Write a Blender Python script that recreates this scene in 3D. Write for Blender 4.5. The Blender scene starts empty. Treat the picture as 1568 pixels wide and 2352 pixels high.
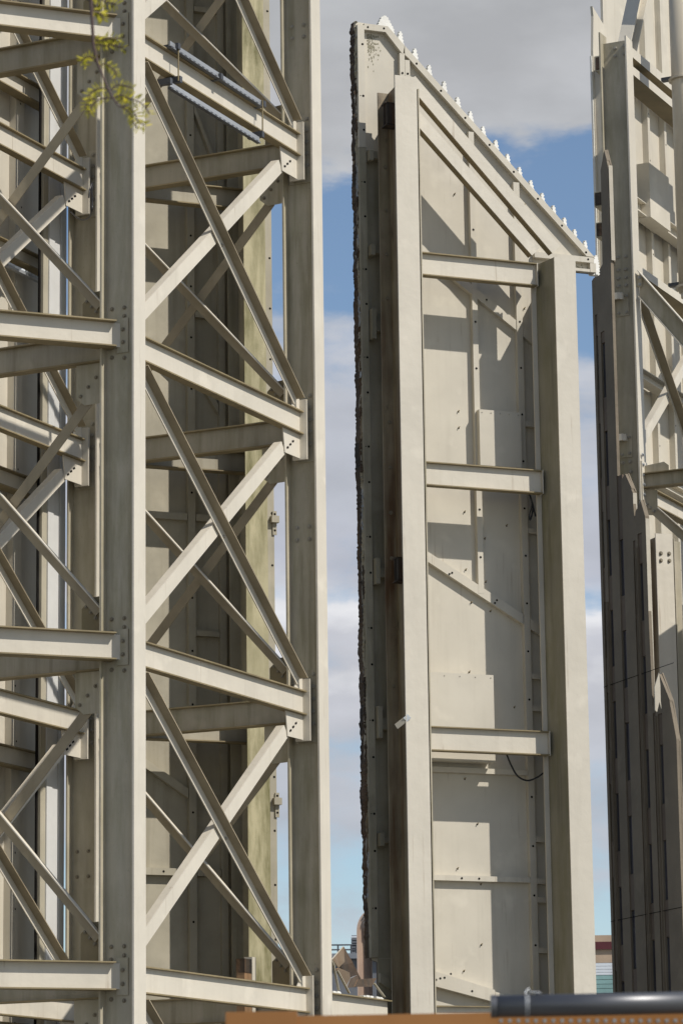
import bpy, math, random
from mathutils import Vector
random.seed(7)
# ------------------------------------------------------------------ camera
CZ = 1.6                                            # eye height
TH, RO = math.radians(12.08), math.radians(0.771)
A1, A2 = math.radians(25.4), math.radians(68.4)     # the two building directions
FPX = 7740.0                                        # focal length for a 1568 px wide picture
scn = bpy.context.scene
Fw = Vector((0, math.cos(TH), math.sin(TH)))
U0 = Vector((0, -math.sin(TH), math.cos(TH)))
R0 = Vector((1, 0, 0))
RR = math.cos(RO)*R0 - math.sin(RO)*U0
UU = math.cos(RO)*U0 + math.sin(RO)*R0
cam = bpy.data.cameras.new('camera'); co = bpy.data.objects.new('camera', cam)
scn.collection.objects.link(co); scn.camera = co
cam.sensor_fit = 'HORIZONTAL'; cam.sensor_width = 24.0; cam.lens = FPX/1568*24.0
cam.clip_start = 0.1; cam.clip_end = 3000
from mathutils import Matrix
mt = Matrix.Identity(4)
for i in range(3):
    mt[i][0], mt[i][1], mt[i][2] = RR[i], UU[i], -Fw[i]
mt[2][3] = CZ
co.matrix_world = mt
cam.dof.use_dof = True; cam.dof.focus_distance = 42.0; cam.dof.aperture_fstop = 12.0
# ------------------------------------------------------------------ sun, sky, exposure
PHI, EL = math.radians(33), math.radians(46)
sdir = Vector((math.cos(EL)*math.cos(PHI), -math.cos(EL)*math.sin(PHI), math.sin(EL)))
sl = bpy.data.lights.new('sun', 'SUN'); sl.energy = 4.3; sl.angle = math.radians(0.5); sl.color = (1.0, 0.945, 0.86)
so = bpy.data.objects.new('sun', sl); scn.collection.objects.link(so)
so.rotation_mode = 'QUATERNION'; so.rotation_quaternion = sdir.to_track_quat('Z', 'Y'); so.location = (30, -20, 40)
scn.view_settings.view_transform = 'Standard'; scn.view_settings.look = 'None'
scn.view_settings.exposure = 0.0; scn.view_settings.gamma = 1.0
w = bpy.data.worlds.new('World'); scn.world = w; w.use_nodes = True
nt = w.node_tree; nt.nodes.clear()
def N(t, **k):
    n = nt.nodes.new(t)
    for a, b in k.items():
        if a.startswith('i_'): n.inputs[int(a[2:]) if a[2:].isdigit() else a[2:]].default_value = b
        else: setattr(n, a, b)
    return n
L_ = lambda a, b: nt.links.new(a, b)
sky = N('ShaderNodeTexSky', sky_type='NISHITA', sun_disc=False)
sky.sun_elevation = EL; sky.sun_rotation = math.atan2(sdir.x, sdir.y)
sky.air_density = 1.0; sky.dust_density = 0.15; sky.ozone_density = 2.2
bg1 = N('ShaderNodeBackground'); bg1.inputs[1].default_value = 0.112
L_(sky.outputs[0], bg1.inputs[0])
tc = N('ShaderNodeTexCoord'); sep = N('ShaderNodeSeparateXYZ'); L_(tc.outputs['Generated'], sep.inputs[0])
mp = N('ShaderNodeMapping'); mp.inputs['Scale'].default_value = (1, 1, 2.2); L_(tc.outputs['Generated'], mp.inputs[0])
n1_ = N('ShaderNodeTexNoise'); n1_.inputs['Scale'].default_value = 9; n1_.inputs['Detail'].default_value = 7; n1_.inputs['Roughness'].default_value = .52
L_(mp.outputs[0], n1_.inputs[0])
# height of the direction, wobbled by noise, through a ramp of cloud layers
ma = N('ShaderNodeMath', operation='MULTIPLY_ADD'); L_(n1_.outputs[0], ma.inputs[0]); ma.inputs[1].default_value = .10
sb = N('ShaderNodeMath', operation='SUBTRACT'); L_(sep.outputs[2], sb.inputs[0]); sb.inputs[1].default_value = .0395
L_(sb.outputs[0], ma.inputs[2])
ms = N('ShaderNodeMath', operation='MULTIPLY'); L_(ma.outputs[0], ms.inputs[0]); ms.inputs[1].default_value = 2.0
cr = N('ShaderNodeValToRGB'); cr.color_ramp.interpolation = 'EASE'
el = cr.color_ramp.elements
el[0].position = 0.0; el[0].color = (.45,)*3+(1,)
el[1].position = 1.0; el[1].color = (.05,)*3+(1,)
for p, v in ((.14, .35), (.22, .30), (.27, .62), (.315, .80), (.345, .95), (.365, .45), (.40, .72), (.475, .82), (.52, .55), (.555, .04), (.615, .02), (.655, .88), (.76, .97), (.90, .8), (.97, .15)):
    e = el.new(p); e.color = (v, v, v, 1)
L_(ms.outputs[0], cr.inputs[0])
n2_ = N('ShaderNodeTexNoise'); n2_.inputs['Scale'].default_value = 26; n2_.inputs['Detail'].default_value = 6; L_(mp.outputs[0], n2_.inputs[0])
cc = N('ShaderNodeValToRGB'); ce = cc.color_ramp.elements          # cloud colour by height
ce[0].position = 0; ce[0].color = (.50, .53, .58, 1); ce[1].position = 1; ce[1].color = (.36, .375, .39, 1)
for p, c in ((.25, (.47, .50, .56)), (.335, (.54, .545, .59)), (.352, (.76, .76, .78)), (.40, (.47, .485, .55)), (.50, (.52, .54, .595)), (.64, (.50, .51, .53)), (.70, (.48, .485, .50)), (.78, (.43, .44, .45))):
    e = ce.new(p); e.color = c + (1,)
L_(ms.outputs[0], cc.inputs[0])
bg2 = N('ShaderNodeBackground'); bg2.inputs[1].default_value = 1.0; 
vm = N('ShaderNodeVectorMath', operation='SCALE'); L_(cc.outputs[0], vm.inputs[0])
mr = N('ShaderNodeMapRange'); mr.inputs[1].default_value = .3; mr.inputs[2].default_value = .7; mr.inputs[3].default_value = .92; mr.inputs[4].default_value = 1.14
L_(n2_.outputs[0], mr.inputs[0]); L_(mr.outputs[0], vm.inputs['Scale']); L_(vm.outputs[0], bg2.inputs[0])
n3_ = N('ShaderNodeTexNoise'); n3_.inputs['Scale'].default_value = 17; n3_.inputs['Detail'].default_value = 9; n3_.inputs['Roughness'].default_value = .56; L_(mp.outputs[0], n3_.inputs[0])
m3 = N('ShaderNodeMapRange'); m3.inputs[1].default_value = .38; m3.inputs[2].default_value = .62; m3.inputs[3].default_value = -.24; m3.inputs[4].default_value = .24; m3.clamp = False; L_(n3_.outputs[0], m3.inputs[0])
ad = N('ShaderNodeMath', operation='ADD'); L_(cr.outputs[0], ad.inputs[0]); L_(m3.outputs[0], ad.inputs[1])
ss = N('ShaderNodeMapRange'); ss.interpolation_type = 'SMOOTHSTEP'; ss.inputs[1].default_value = .22; ss.inputs[2].default_value = .78; ss.inputs[3].default_value = .02; ss.inputs[4].default_value = .96; L_(ad.outputs[0], ss.inputs[0])
mx = N('ShaderNodeMixShader'); L_(ss.outputs[0], mx.inputs[0]); L_(bg1.outputs[0], mx.inputs[1]); L_(bg2.outputs[0], mx.inputs[2])
ow = N('ShaderNodeOutputWorld'); L_(mx.outputs[0], ow.inputs[0])

# ------------------------------------------------------------------ frames
S_ = 0.91857                                         # full picture px -> 1568 wide px
def ray(q): return Fw*FPX + RR*(q[0]-784) - UU*(q[1]-1176)
def Z(x0, y0, sc): return lambda x, y: ((x0+x/sc)*S_, (y0+y/sc)*S_)
def vec(a): return Vector((math.sin(a), math.cos(a)))
class Frame:
    """A vertical plane: u along d, n out of it, z up (measured from eye height)."""
    def __init__(s, o, d): s.o = Vector(o); s.d = Vector(d); s.n = Vector((d[1], -d[0]))
    def P(s, u, n, z):
        h = s.o + s.d*u + s.n*n
        return Vector((h.x, h.y, z + CZ))
    def pix(s, q, n=0.0):
        g = ray(q); o = s.o + s.n*n; g2 = Vector((g.x, g.y)); t = o.dot(s.n)/g2.dot(s.n); X = g*t
        return ((Vector((X.x, X.y))-s.o).dot(s.d), X.z)
    def xy(s, u, n): h = s.o + s.d*u + s.n*n; return Vector((h.x, h.y))
d1, d2 = vec(A1), vec(A2)
nn1, nn2 = Vector((d1.y, -d1.x)), Vector((d2.y, -d2.x))
CW, CD = 0.27, 0.44
T1 = Frame(Vector((-2.1992, 37.0)) - d1*CW/2, d1)
G = Frame((.7923, 43.31), d2)
gk = ray((1461.5, 400)); gk = gk*(48.5/gk.y)
T3 = Frame(Vector((gk.x, gk.y)) - d1*CW/2, d1)
gh = ray((1409, 1000)); gh = gh*(47.2/gh.y)
H = Frame((gh.x, gh.y), nn2)

# ------------------------------------------------------------------ materials
def mat(name): 
    m = bpy.data.materials.new(name); m.use_nodes = True; m.node_tree.nodes.clear(); return m
def paint(name, base, rough=.5, streak=.35, dirt=(.16, .13, .075), moss=0.0, rust=0.0, spec=.35, speck=.15, metal=0.0, bump=.02, patch=.12, runs=.0, tonev=.07):
    m = mat(name); t = m.node_tree; nd = t.nodes; lk = t.links.new
    def n(ty, **k):
        x = nd.new(ty)
        for a, b in k.items(): setattr(x, a, b)
        return x
    out = n('ShaderNodeOutputMaterial'); bs = n('ShaderNodeBsdfPrincipled'); lk(bs.outputs[0], out.inputs[0])
    geo = n('ShaderNodeNewGeometry')
    def noise(scale, vec3, detail=4, rg=.55):
        mpp = n('ShaderNodeMapping'); mpp.inputs['Scale'].default_value = vec3; lk(geo.outputs['Position'], mpp.inputs[0])
        x = n('ShaderNodeTexNoise'); x.inputs['Scale'].default_value = scale; x.inputs['Detail'].default_value = detail; x.inputs['Roughness'].default_value = rg
        lk(mpp.outputs[0], x.inputs[0]); return x.outputs[0]
    def rng(src, a, b, c, d):
        x = n('ShaderNodeMapRange'); x.inputs[1].default_value = a; x.inputs[2].default_value = b; x.inputs[3].default_value = c; x.inputs[4].default_value = d
        lk(src, x.inputs[0]); return x.outputs[0]
    def mix(fac, a, b):
        x = n('ShaderNodeMix', data_type='RGBA'); 
        if isinstance(fac, float): x.inputs[0].default_value = fac
        else: lk(fac, x.inputs[0])
        for sock, v in ((x.inputs[6], a), (x.inputs[7], b)):
            if isinstance(v, tuple): sock.default_value = v + (1,)
            else: lk(v, sock)
        return x.outputs[2]
    def mul(a, b):
        x = n('ShaderNodeMath', operation='MULTIPLY'); lk(a, x.inputs[0]); lk(b, x.inputs[1]); return x.outputs[0]
    dk = tuple(c*(1-patch) for c in base); lt = tuple(min(1, c*(1+patch*.6)) for c in base)
    col = mix(rng(noise(1.3, (1, 1, 1), 5), .35, .65, 0, 1), dk, lt)
    if patch:
        tu = n('ShaderNodeMath', operation='MULTIPLY'); lk(rng(noise(2.1, (1, 1, 1), 3), .60, .70, 0, 1), tu.inputs[0]); tu.inputs[1].default_value = .55
        col = mix(tu.outputs[0], col, tuple(min(1, c*1.13+.012) for c in base))
    # vertical streaks of grime
    st = mul(rng(noise(9, (1, 1, .05), 4), .5, .78, 0, 1), rng(noise(.9, (1, 1, .6), 3), .36, .64, 0, 1))
    stf = n('ShaderNodeMath', operation='MULTIPLY'); lk(st, stf.inputs[0]); stf.inputs[1].default_value = streak
    col = mix(stf.outputs[0], col, dirt)
    if speck:
        sp = n('ShaderNodeMath', operation='MULTIPLY'); lk(rng(noise(38, (1, 1, .7), 5, .65), .60, .74, 0, 1), sp.inputs[0]); sp.inputs[1].default_value = speck
        col = mix(sp.outputs[0], col, dirt)
    if moss:
        a = mul(rng(noise(7, (1, 1, .18), 6, .62), .40, .66, 0, 1), rng(noise(.8, (1, 1, .5), 3), .33, .6, .25, 1))
        x = n('ShaderNodeMath', operation='MULTIPLY'); lk(a, x.inputs[0]); x.inputs[1].default_value = moss
        col = mix(x.outputs[0], col, (.165, .152, .058))
    if rust:
        a = mul(rng(noise(8, (1, 1, .07), 6, .6), .40, .62, 0, 1), rng(noise(.8, (1, 1, .7), 4), .36, .6, .15, 1))
        x = n('ShaderNodeMath', operation='MULTIPLY'); lk(a, x.inputs[0]); x.inputs[1].default_value = rust
        col = mix(x.outputs[0], col, (.14, .08, .04))
        b2 = mul(rng(noise(5, (1, 1, .3), 6, .65), .58, .7, 0, 1), rng(noise(.7, (1, 1, 1), 3), .45, .6, 0, 1))
        x2 = n('ShaderNodeMath', operation='MULTIPLY'); lk(b2, x2.inputs[0]); x2.inputs[1].default_value = rust
        col = mix(x2.outputs[0], col, (.03, .024, .02))
    rr = mul(rng(noise(24, (1, 1, .035), 3), .62, .72, 0, 1), rng(noise(1.7, (1, 1, .8), 3), .50, .62, 0, 1))
    rx = n('ShaderNodeMath', operation='MULTIPLY'); lk(rr, rx.inputs[0]); rx.inputs[1].default_value = runs
    col = mix(rx.outputs[0], col, (.20, .125, .06))
    oi = n('ShaderNodeObjectInfo'); tone = rng(oi.outputs['Random'], 0, 1, 1-tonev, 1+tonev*.5)
    hs = n('ShaderNodeHueSaturation'); lk(tone, hs.inputs['Value']); lk(col, hs.inputs['Color']); col = hs.outputs[0]
    lk(col, bs.inputs['Base Color'])
    bs.inputs['Roughness'].default_value = rough; bs.inputs['Metallic'].default_value = metal
    bs.inputs['Specular IOR Level'].default_value = spec
    if bump:
        bp = n('ShaderNodeBump'); bp.inputs['Strength'].default_value = .25; bp.inputs['Distance'].default_value = bump
        lk(noise(6, (1, 1, 1), 4), bp.inputs['Height']); lk(bp.outputs[0], bs.inputs['Normal'])
    return m
CREAM = (.60, .545, .445)
M = {
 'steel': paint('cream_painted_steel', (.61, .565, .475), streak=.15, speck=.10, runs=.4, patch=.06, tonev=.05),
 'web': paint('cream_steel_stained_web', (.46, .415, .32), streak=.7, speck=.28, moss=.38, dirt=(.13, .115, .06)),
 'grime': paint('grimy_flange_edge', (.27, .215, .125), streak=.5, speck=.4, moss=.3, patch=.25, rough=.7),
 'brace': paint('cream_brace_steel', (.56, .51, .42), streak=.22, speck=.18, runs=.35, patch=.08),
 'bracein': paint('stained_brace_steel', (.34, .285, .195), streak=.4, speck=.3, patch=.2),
 'panel': paint('cream_cladding_sheet', (.56, .52, .435), rough=.6, streak=.2, speck=.07, bump=.006, patch=.07, runs=.35, tonev=.03),
 'panelold': paint('aged_cladding_sheet', (.41, .375, .29), rough=.65, streak=.5, speck=.2, bump=.01, patch=.16),
 'shadedirt': paint('shaded_dirty_sheet', (.37, .34, .265), rough=.7, streak=.7, speck=.35, moss=.3, patch=.2, bump=.01, dirt=(.06, .05, .035)),  # dirt plus painted-in shade, for parts out of the sun
 'mossy': paint('mossy_flange', (.50, .45, .28), streak=.6, moss=1.1, speck=.25, dirt=(.18, .16, .06)),
 'rusty': paint('rust_stained_steel', (.35, .295, .205), streak=.9, rust=1.0, speck=.3, moss=.35, dirt=(.1, .06, .03), patch=.25),
 'burnt': paint('burnt_torn_steel', (.045, .038, .032), rough=.8, rust=.9, streak=.2, speck=.3, patch=.5, bump=.1),
 'torn': paint('rusty_torn_edge', (.11, .085, .065), rough=.85, rust=1.0, streak=.6, speck=.5, patch=.5, bump=.1, dirt=(.02, .018, .015)),
 'white': paint('white_trim', (.78, .77, .72), streak=.2, speck=.12, patch=.05),
 'postwhite': paint('white_post_cladding', (.60, .60, .585), streak=.15, speck=.04, patch=.06, rough=.35),
 'hole': paint('dark_hole', (.012, .011, .01), streak=0, speck=0, bump=0, spec=.05, rough=.9),
 'galv': paint('galvanised_strut', (.40, .415, .43), rough=.45, metal=.4, streak=.1, speck=.15, bump=0),
 'strutdark': paint('dark_strut', (.09, .095, .105), rough=.5, metal=.3, streak=.1, speck=.1, bump=0),
 'cable': paint('black_cable', (.02, .02, .022), streak=0, speck=0, bump=0),
 'facade': paint('grey_brown_render', (.205, .17, .125), tonev=.03, rough=.8, streak=.1, speck=.12, patch=.16, dirt=(.12, .09, .06), bump=.05),
 'mould': paint('dark_mould', (.26, .235, .155), streak=.2, speck=.2, bump=0),
 'scrap': paint('heat_blued_scrap', (.17, .13, .09), rough=.6, rust=1.0, streak=.6, speck=.5, patch=.4, bump=.05, dirt=(.03, .025, .02)),
 'webdark': paint('shade_darkened_grimy_plate', (.27, .25, .19), streak=.7, speck=.25, moss=.55, dirt=(.09, .08, .045)),  # grime over a web base darkened to imitate deeper shade
 'edge': paint('pale_slab_edge', (.50, .455, .37), streak=.3, speck=.15),
 'facadebrown': paint('brown_spandrel_render', (.15, .115, .088), rough=.8, streak=.3, speck=.1, patch=.2, bump=.05),
 'facadegrey': paint('slate_grey_render', (.12, .125, .125), rough=.75, streak=.35, speck=.1, patch=.2, bump=.05),
 'glass': paint('dark_window', (.055, .05, .065), rough=.25, streak=.1, speck=0, spec=.5, bump=0),
 'bolt': paint('bolt_head', (.36, .335, .28), rough=.5, streak=.2, speck=.3, bump=0),
 'boltrust': paint('weathered_bolt', (.24, .21, .155), rough=.6, streak=.2, speck=.3, bump=0),
 'orange': paint('orange_enamel', (.36, .165, .052), rough=.42, streak=.2, speck=.1, bump=0, patch=.15, dirt=(.2, .08, .03)),
 'tube': paint('dark_chrome_tube', (.15, .152, .16), rough=.42, metal=.7, streak=.1, speck=.05, bump=0),
 'pipe': paint('cream_vent_pipe', (.55, .49, .385), rough=.42, streak=.15, speck=.05, bump=0, patch=.05),
 'tan': paint('tan_render', (.44, .33, .235), streak=.1, speck=.05),
 'maroon': paint('maroon_band', (.09, .02, .025), streak=.1, speck=.0),
 'teal': paint('teal_slat', (.22, .36, .35), streak=.1, speck=0),
 'whiteslat': paint('white_slat', (.66, .70, .74), streak=.1, speck=0),
 'louvre': paint('grey_louvre', (.23, .25, .28), streak=.1, speck=0),
 'duct': paint('pink_beige_duct', (.55, .42, .34), streak=.3, speck=.05),
 'roofgrey': paint('flat_roof_grey', (.16, .17, .19), streak=.2, speck=.1),
 'stem': paint('brown_twig', (.09, .055, .045), streak=0, speck=.2, bump=0),
 'wood': paint('burnt_timber', (.36, .22, .12), streak=.7, speck=.4, dirt=(.03, .02, .015), patch=.3),
 'asphalt': paint('asphalt_ground', (.17, .165, .15), rough=.9, streak=0, speck=.4, patch=.3),
}
def leafmat():
    m = mat('yellow_green_leaf'); t = m.node_tree; nd = t.nodes; lk = t.links.new
    out = nd.new('ShaderNodeOutputMaterial'); geo = nd.new('ShaderNodeNewGeometry')
    nz = nd.new('ShaderNodeTexNoise'); nz.inputs['Scale'].default_value = 45; nz.inputs['Detail'].default_value = 3; lk(geo.outputs['Position'], nz.inputs[0])
    rp = nd.new('ShaderNodeValToRGB'); rp.color_ramp.elements[0].position = .35; rp.color_ramp.elements[0].color = (.30, .29, .03, 1)
    rp.color_ramp.elements[1].position = .66; rp.color_ramp.elements[1].color = (.85, .74, .10, 1); lk(nz.outputs[0], rp.inputs[0])
    a = nd.new('ShaderNodeBsdfDiffuse'); b = nd.new('ShaderNodeBsdfTranslucent'); mxs = nd.new('ShaderNodeMixShader'); mxs.inputs[0].default_value = .4
    lk(rp.outputs[0], a.inputs[0]); lk(rp.outputs[0], b.inputs[0]); lk(a.outputs[0], mxs.inputs[1]); lk(b.outputs[0], mxs.inputs[2]); lk(mxs.outputs[0], out.inputs[0])
    return m
M['leaf'] = leafmat()

# ------------------------------------------------------------------ mesh helpers
COL = scn.collection
def thing(name, label, cat, loc, group=None):
    o = bpy.data.objects.new(name, None); COL.objects.link(o); o.location = loc; o.empty_display_size = .3
    o['label'] = label; o['category'] = cat; o['kind'] = 'thing'
    if group: o['group'] = group
    return o
def root_of(o):
    while o.parent: o = o.parent
    return o
def base_of(o):
    v = Vector((0, 0, 0))
    while o: v += o.location; o = o.parent
    return v
class MB:
    def __init__(s): s.v = []; s.f = []; s.mi = []
    def face(s, pts, mi=0):
        b = len(s.v); s.v += [Vector(p) for p in pts]; s.f.append(tuple(range(b, b+len(pts)))); s.mi.append(mi)
    def hexa(s, c, mi=0):
        b = len(s.v); s.v += [Vector(p) for p in c]
        fs = [(0, 3, 2, 1), (4, 5, 6, 7), (0, 1, 5, 4), (1, 2, 6, 5), (2, 3, 7, 6), (3, 0, 4, 7)]
        # make sure the faces look outwards
        e1, e2, e3 = s.v[b+1]-s.v[b], s.v[b+3]-s.v[b], s.v[b+4]-s.v[b]
        flip = e1.cross(e2).dot(e3) < 0
        for k, f in enumerate(fs):
            f = tuple(b+i for i in f)
            s.f.append(f[::-1] if flip else f); s.mi.append(mi[k] if isinstance(mi, (list, tuple)) else mi)
    def box(s, fr, u0, u1, n0, n1, z0, z1, mi=0):
        P = fr.P
        s.hexa([P(u0, n0, z0), P(u1, n0, z0), P(u1, n1, z0), P(u0, n1, z0), P(u0, n0, z1), P(u1, n0, z1), P(u1, n1, z1), P(u0, n1, z1)], mi)
        return s
    def prism(s, fr, poly, n0, n1, mi=0, mside=None):
        ar = sum(poly[i][0]*poly[(i+1) % len(poly)][1]-poly[(i+1) % len(poly)][0]*poly[i][1] for i in range(len(poly)))
        if ar < 0: poly = poly[::-1]
        a = [fr.P(u, n0, z) for u, z in poly]; b = [fr.P(u, n1, z) for u, z in poly]; k = len(s.v); m = len(poly)
        s.v += a+b
        f0, f1 = tuple(k+i for i in range(m)), tuple(k+m+i for i in range(m))
        flip = n1 < n0
        # frame (d, n, z): d x z = -n?  d x z points along +n here
        s.f.append(f1 if not flip else f1[::-1]); s.mi.append(mi)
        s.f.append(f0[::-1] if not flip else f0); s.mi.append(mi)
        for i in range(m):
            j = (i+1) % m; q = (k+i, k+j, k+m+j, k+m+i)
            s.f.append(q if not flip else q[::-1]); s.mi.append(mi if mside is None else mside)
        return s
    def bar(s, p0, p1, up, w, h, ow=0.0, oh=0.0, mi=0):
        p0, p1, up = Vector(p0), Vector(p1), Vector(up); ax = (p1-p0).normalized(); sd = ax.cross(up).normalized(); up = sd.cross(ax).normalized()
        a = [sd*(ow-w/2)+up*(oh-h/2), sd*(ow+w/2)+up*(oh-h/2), sd*(ow+w/2)+up*(oh+h/2), sd*(ow-w/2)+up*(oh+h/2)]
        s.hexa([p0+x for x in a]+[p1+x for x in a], mi); return s
    def ibeam(s, p0, p1, h, b, tf=.016, tw=.012, up=(0, 0, 1), m_web=0, m_fl=1, cope=0.0):
        p0, p1 = Vector(p0), Vector(p1); ax = (p1-p0).normalized()
        s.bar(p0, p1, up, tw, h-2*tf+.002, 0, 0, m_web)
        q0, q1 = p0+ax*cope, p1
        # flange: grimy tips and undersides, painted elsewhere
        for sg in (1, -1):
            s.bar(q0, q1, up, b, tf, 0, sg*(h/2-tf/2), m_fl)
        return s
    def cyl(s, p0, p1, r, seg=12, r1=None, mi=0, cap=True):
        p0, p1 = Vector(p0), Vector(p1); r1 = r if r1 is None else r1; ax = (p1-p0).normalized()
        a = ax.orthogonal().normalized(); b = ax.cross(a); k = len(s.v)
        for q, rr in ((p0, r), (p1, r1)):
            for i in range(seg):
                t = 2*math.pi*i/seg; s.v.append(q+a*math.cos(t)*rr+b*math.sin(t)*rr)
        for i in range(seg):
            j = (i+1) % seg; s.f.append((k+i, k+j, k+seg+j, k+seg+i)); s.mi.append(mi)
        if cap:
            s.f.append(tuple(k+i for i in range(seg))[::-1]); s.mi.append(mi); s.f.append(tuple(k+seg+i for i in range(seg))); s.mi.append(mi)
        return s
    def tube(s, pts, r, seg=8, mi=0):
        pts = [Vector(p) for p in pts]; rs = r if isinstance(r, list) else [r]*len(pts); k = len(s.v)
        for i, p in enumerate(pts):
            ax = (pts[min(i+1, len(pts)-1)]-pts[max(i-1, 0)]).normalized()
            a = ax.cross(Vector((.31, .2, .93))).normalized(); b = ax.cross(a)
            for j in range(seg):
                t = 2*math.pi*j/seg; s.v.append(p+(a*math.cos(t)+b*math.sin(t))*rs[i])
        for i in range(len(pts)-1):
            for j in range(seg):
                jj = (j+1) % seg; s.f.append((k+i*seg+j, k+i*seg+jj, k+(i+1)*seg+jj, k+(i+1)*seg+j)); s.mi.append(mi)
        return s
    def hole(s, fr, u, z, n, r=.016, mi=1):
        s.face([fr.P(u+r*math.cos(t*math.pi/4), n, z+r*math.sin(t*math.pi/4)) for t in range(8)], mi); return s
    def build(s, name, mats, parent=None, smooth=False):
        me = bpy.data.meshes.new(name)
        off = base_of(parent) if parent else Vector((0, 0, 0))
        me.from_pydata([v-off for v in s.v], [], s.f)
        for m in (mats if isinstance(mats, (list, tuple)) else [mats]): me.materials.append(M[m])
        me.polygons.foreach_set('material_index', s.mi)
        if smooth: me.polygons.foreach_set('use_smooth', [True]*len(s.f))
        me.update(); o = bpy.data.objects.new(name, me); COL.objects.link(o)
        if parent: o.parent = parent
        return o
# bolt heads: one mesh per axis direction, copied
BOLT = {}
def bolt(parent, p, axis, r=.021, h=.02, m='bolt'):
    key = (tuple(round(x, 3) for x in axis), r, m)
    if key not in BOLT:
        ax = Vector(axis).normalized(); b = MB(); z = Vector((0, 0, 0))
        b.cyl(z-ax*.004, z+ax*.005, r*1.45, 10); b.cyl(z+ax*.005, z+ax*h, r, 6, r*.86)
        me = bpy.data.meshes.new('bolt'); me.from_pydata(b.v, [], b.f); me.materials.append(M[m]); BOLT[key] = me
    o = bpy.data.objects.new('bolt', BOLT[key]); COL.objects.link(o); o.parent = parent; o.location = Vector(p)-base_of(parent)
    return o
V3 = lambda v: Vector((v.x, v.y, 0))

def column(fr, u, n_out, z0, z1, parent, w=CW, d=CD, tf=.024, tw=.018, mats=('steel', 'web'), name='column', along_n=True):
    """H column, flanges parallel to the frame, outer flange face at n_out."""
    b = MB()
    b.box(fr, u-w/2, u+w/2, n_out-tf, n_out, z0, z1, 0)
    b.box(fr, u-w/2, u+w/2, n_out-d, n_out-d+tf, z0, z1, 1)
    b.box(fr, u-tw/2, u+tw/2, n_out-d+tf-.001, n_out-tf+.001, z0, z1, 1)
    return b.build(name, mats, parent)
def angle(fr, a, c, n, leg, outl, sgn, edge, parent, mats=('steel', 'bracein'), t=.013, name='brace'):
    """Angle brace: leg in the plane of the frame (its lower edge runs a->c), the other leg stands off it."""
    (u0, z0), (u1, z1) = a, c; L = math.hypot(u1-u0, z1-z0); ax = ((u1-u0)/L, (z1-z0)/L); pp = (-ax[1], ax[0])
    if pp[1] < 0: pp = (-pp[0], -pp[1])
    b = MB(); q = lambda uu, zz, k: (uu+pp[0]*k, zz+pp[1]*k)
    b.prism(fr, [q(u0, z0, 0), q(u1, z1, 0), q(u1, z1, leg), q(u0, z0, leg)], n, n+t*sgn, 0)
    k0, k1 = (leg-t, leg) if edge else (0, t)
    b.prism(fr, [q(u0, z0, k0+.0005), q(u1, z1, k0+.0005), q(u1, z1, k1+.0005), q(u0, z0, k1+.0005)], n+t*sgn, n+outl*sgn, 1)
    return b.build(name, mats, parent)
# ------------------------------------------------------------------ ground
g = MB(); g.face([(-900, -60, 0), (900, -60, 0), (900, 1600, 0), (-900, 1600, 0)])
go = g.build('ground', 'asphalt'); go['kind'] = 'structure'

# ================================================================== left braced tower
ZT = [17.40, 13.74, 10.085, 6.535, 2.90, -.75]
HB, HW = .30, .125
ML = 3.14
tower = thing('steel_tower', 'cream cross-braced steel tower of bolted columns and beams filling the left side', 'steel tower', T1.P(0, 0, -CZ), 'braced steel towers')
c0 = -CD/2
cA = column(T1, 0, 0, -CZ, 19.5, tower); cB = column(T1, 4.68, 0, -CZ, 19.5, tower)
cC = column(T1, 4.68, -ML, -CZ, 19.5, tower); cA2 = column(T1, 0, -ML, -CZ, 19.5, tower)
nd1 = -V3(d1)
def truss(c, front):
    for i, zt in enumerate(ZT):
        zb = zt-HB; zc = zt-HB/2
        b = MB(); b.ibeam(T1.P(.03, c, zc), T1.P(4.53, c, zc), HB, HW); bm = b.build('beam', ('steel', 'grime'), tower)
        # end plate, bolted angle on the far column's web
        e = MB(); e.box(T1, 4.531, 4.549, c-.10, c+.10, zb-.32, zt+.15, 0); e.box(T1, 4.556, 4.572, c-.10, c+.10, zb-.32, zt+.15, 0)
        e.box(T1, 4.5725, 4.652, c-.10, c-.088, zb-.32, zt+.15, 1); e.build('end_plate', ('steel', 'web'), tower)
        s = MB(); s.box(T1, 4.653, 4.6715, c-.165, c+.165, zb-.33, zt+.28, 0); sp = s.build('splice_plate', 'web', tower)
        for k in range(5):
            z = zb-.10+k*.155
            bolt(sp, T1.P(4.652, c+.095, z), nd1)
            if k < 4: bolt(sp, T1.P(4.652, c+.015, z+.07), nd1)
        # gusset below the beam at the far end, small one above
        gp = MB(); gp.prism(T1, [(4.06, zb-.002), (4.11, zb-.31), (4.53, zb-.305), (4.53, zb-.002)], c-.010, c+.004)
        for k in range(3): 
            for j in range(2): gp.hole(T1, 4.17+k*.075+j*.03, zb-.24+k*.055+j*.012, c+.006, .017, 1)
        gp.build('gusset_plate', ('steel', 'hole'), tower)
        gp = MB(); gp.prism(T1, [(4.30, zt+.002), (4.53, zt+.002), (4.53, zt+.16), (4.42, zt+.16)], c-.010, c+.004); gp.build('gusset_plate', 'steel', tower)
        if i+1 < len(ZT):
            zn = ZT[i+1]
            # falling brace outside, rising brace inside
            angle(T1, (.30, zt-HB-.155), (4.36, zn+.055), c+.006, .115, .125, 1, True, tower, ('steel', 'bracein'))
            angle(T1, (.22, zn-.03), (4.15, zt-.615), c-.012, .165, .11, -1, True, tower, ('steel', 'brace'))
            bolt(tower, T1.P(2.42, c+.02, (zt-HB-.155)+(zn+.055-zt+HB+.155)*.523+.06), V3(nn1), .016)
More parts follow.
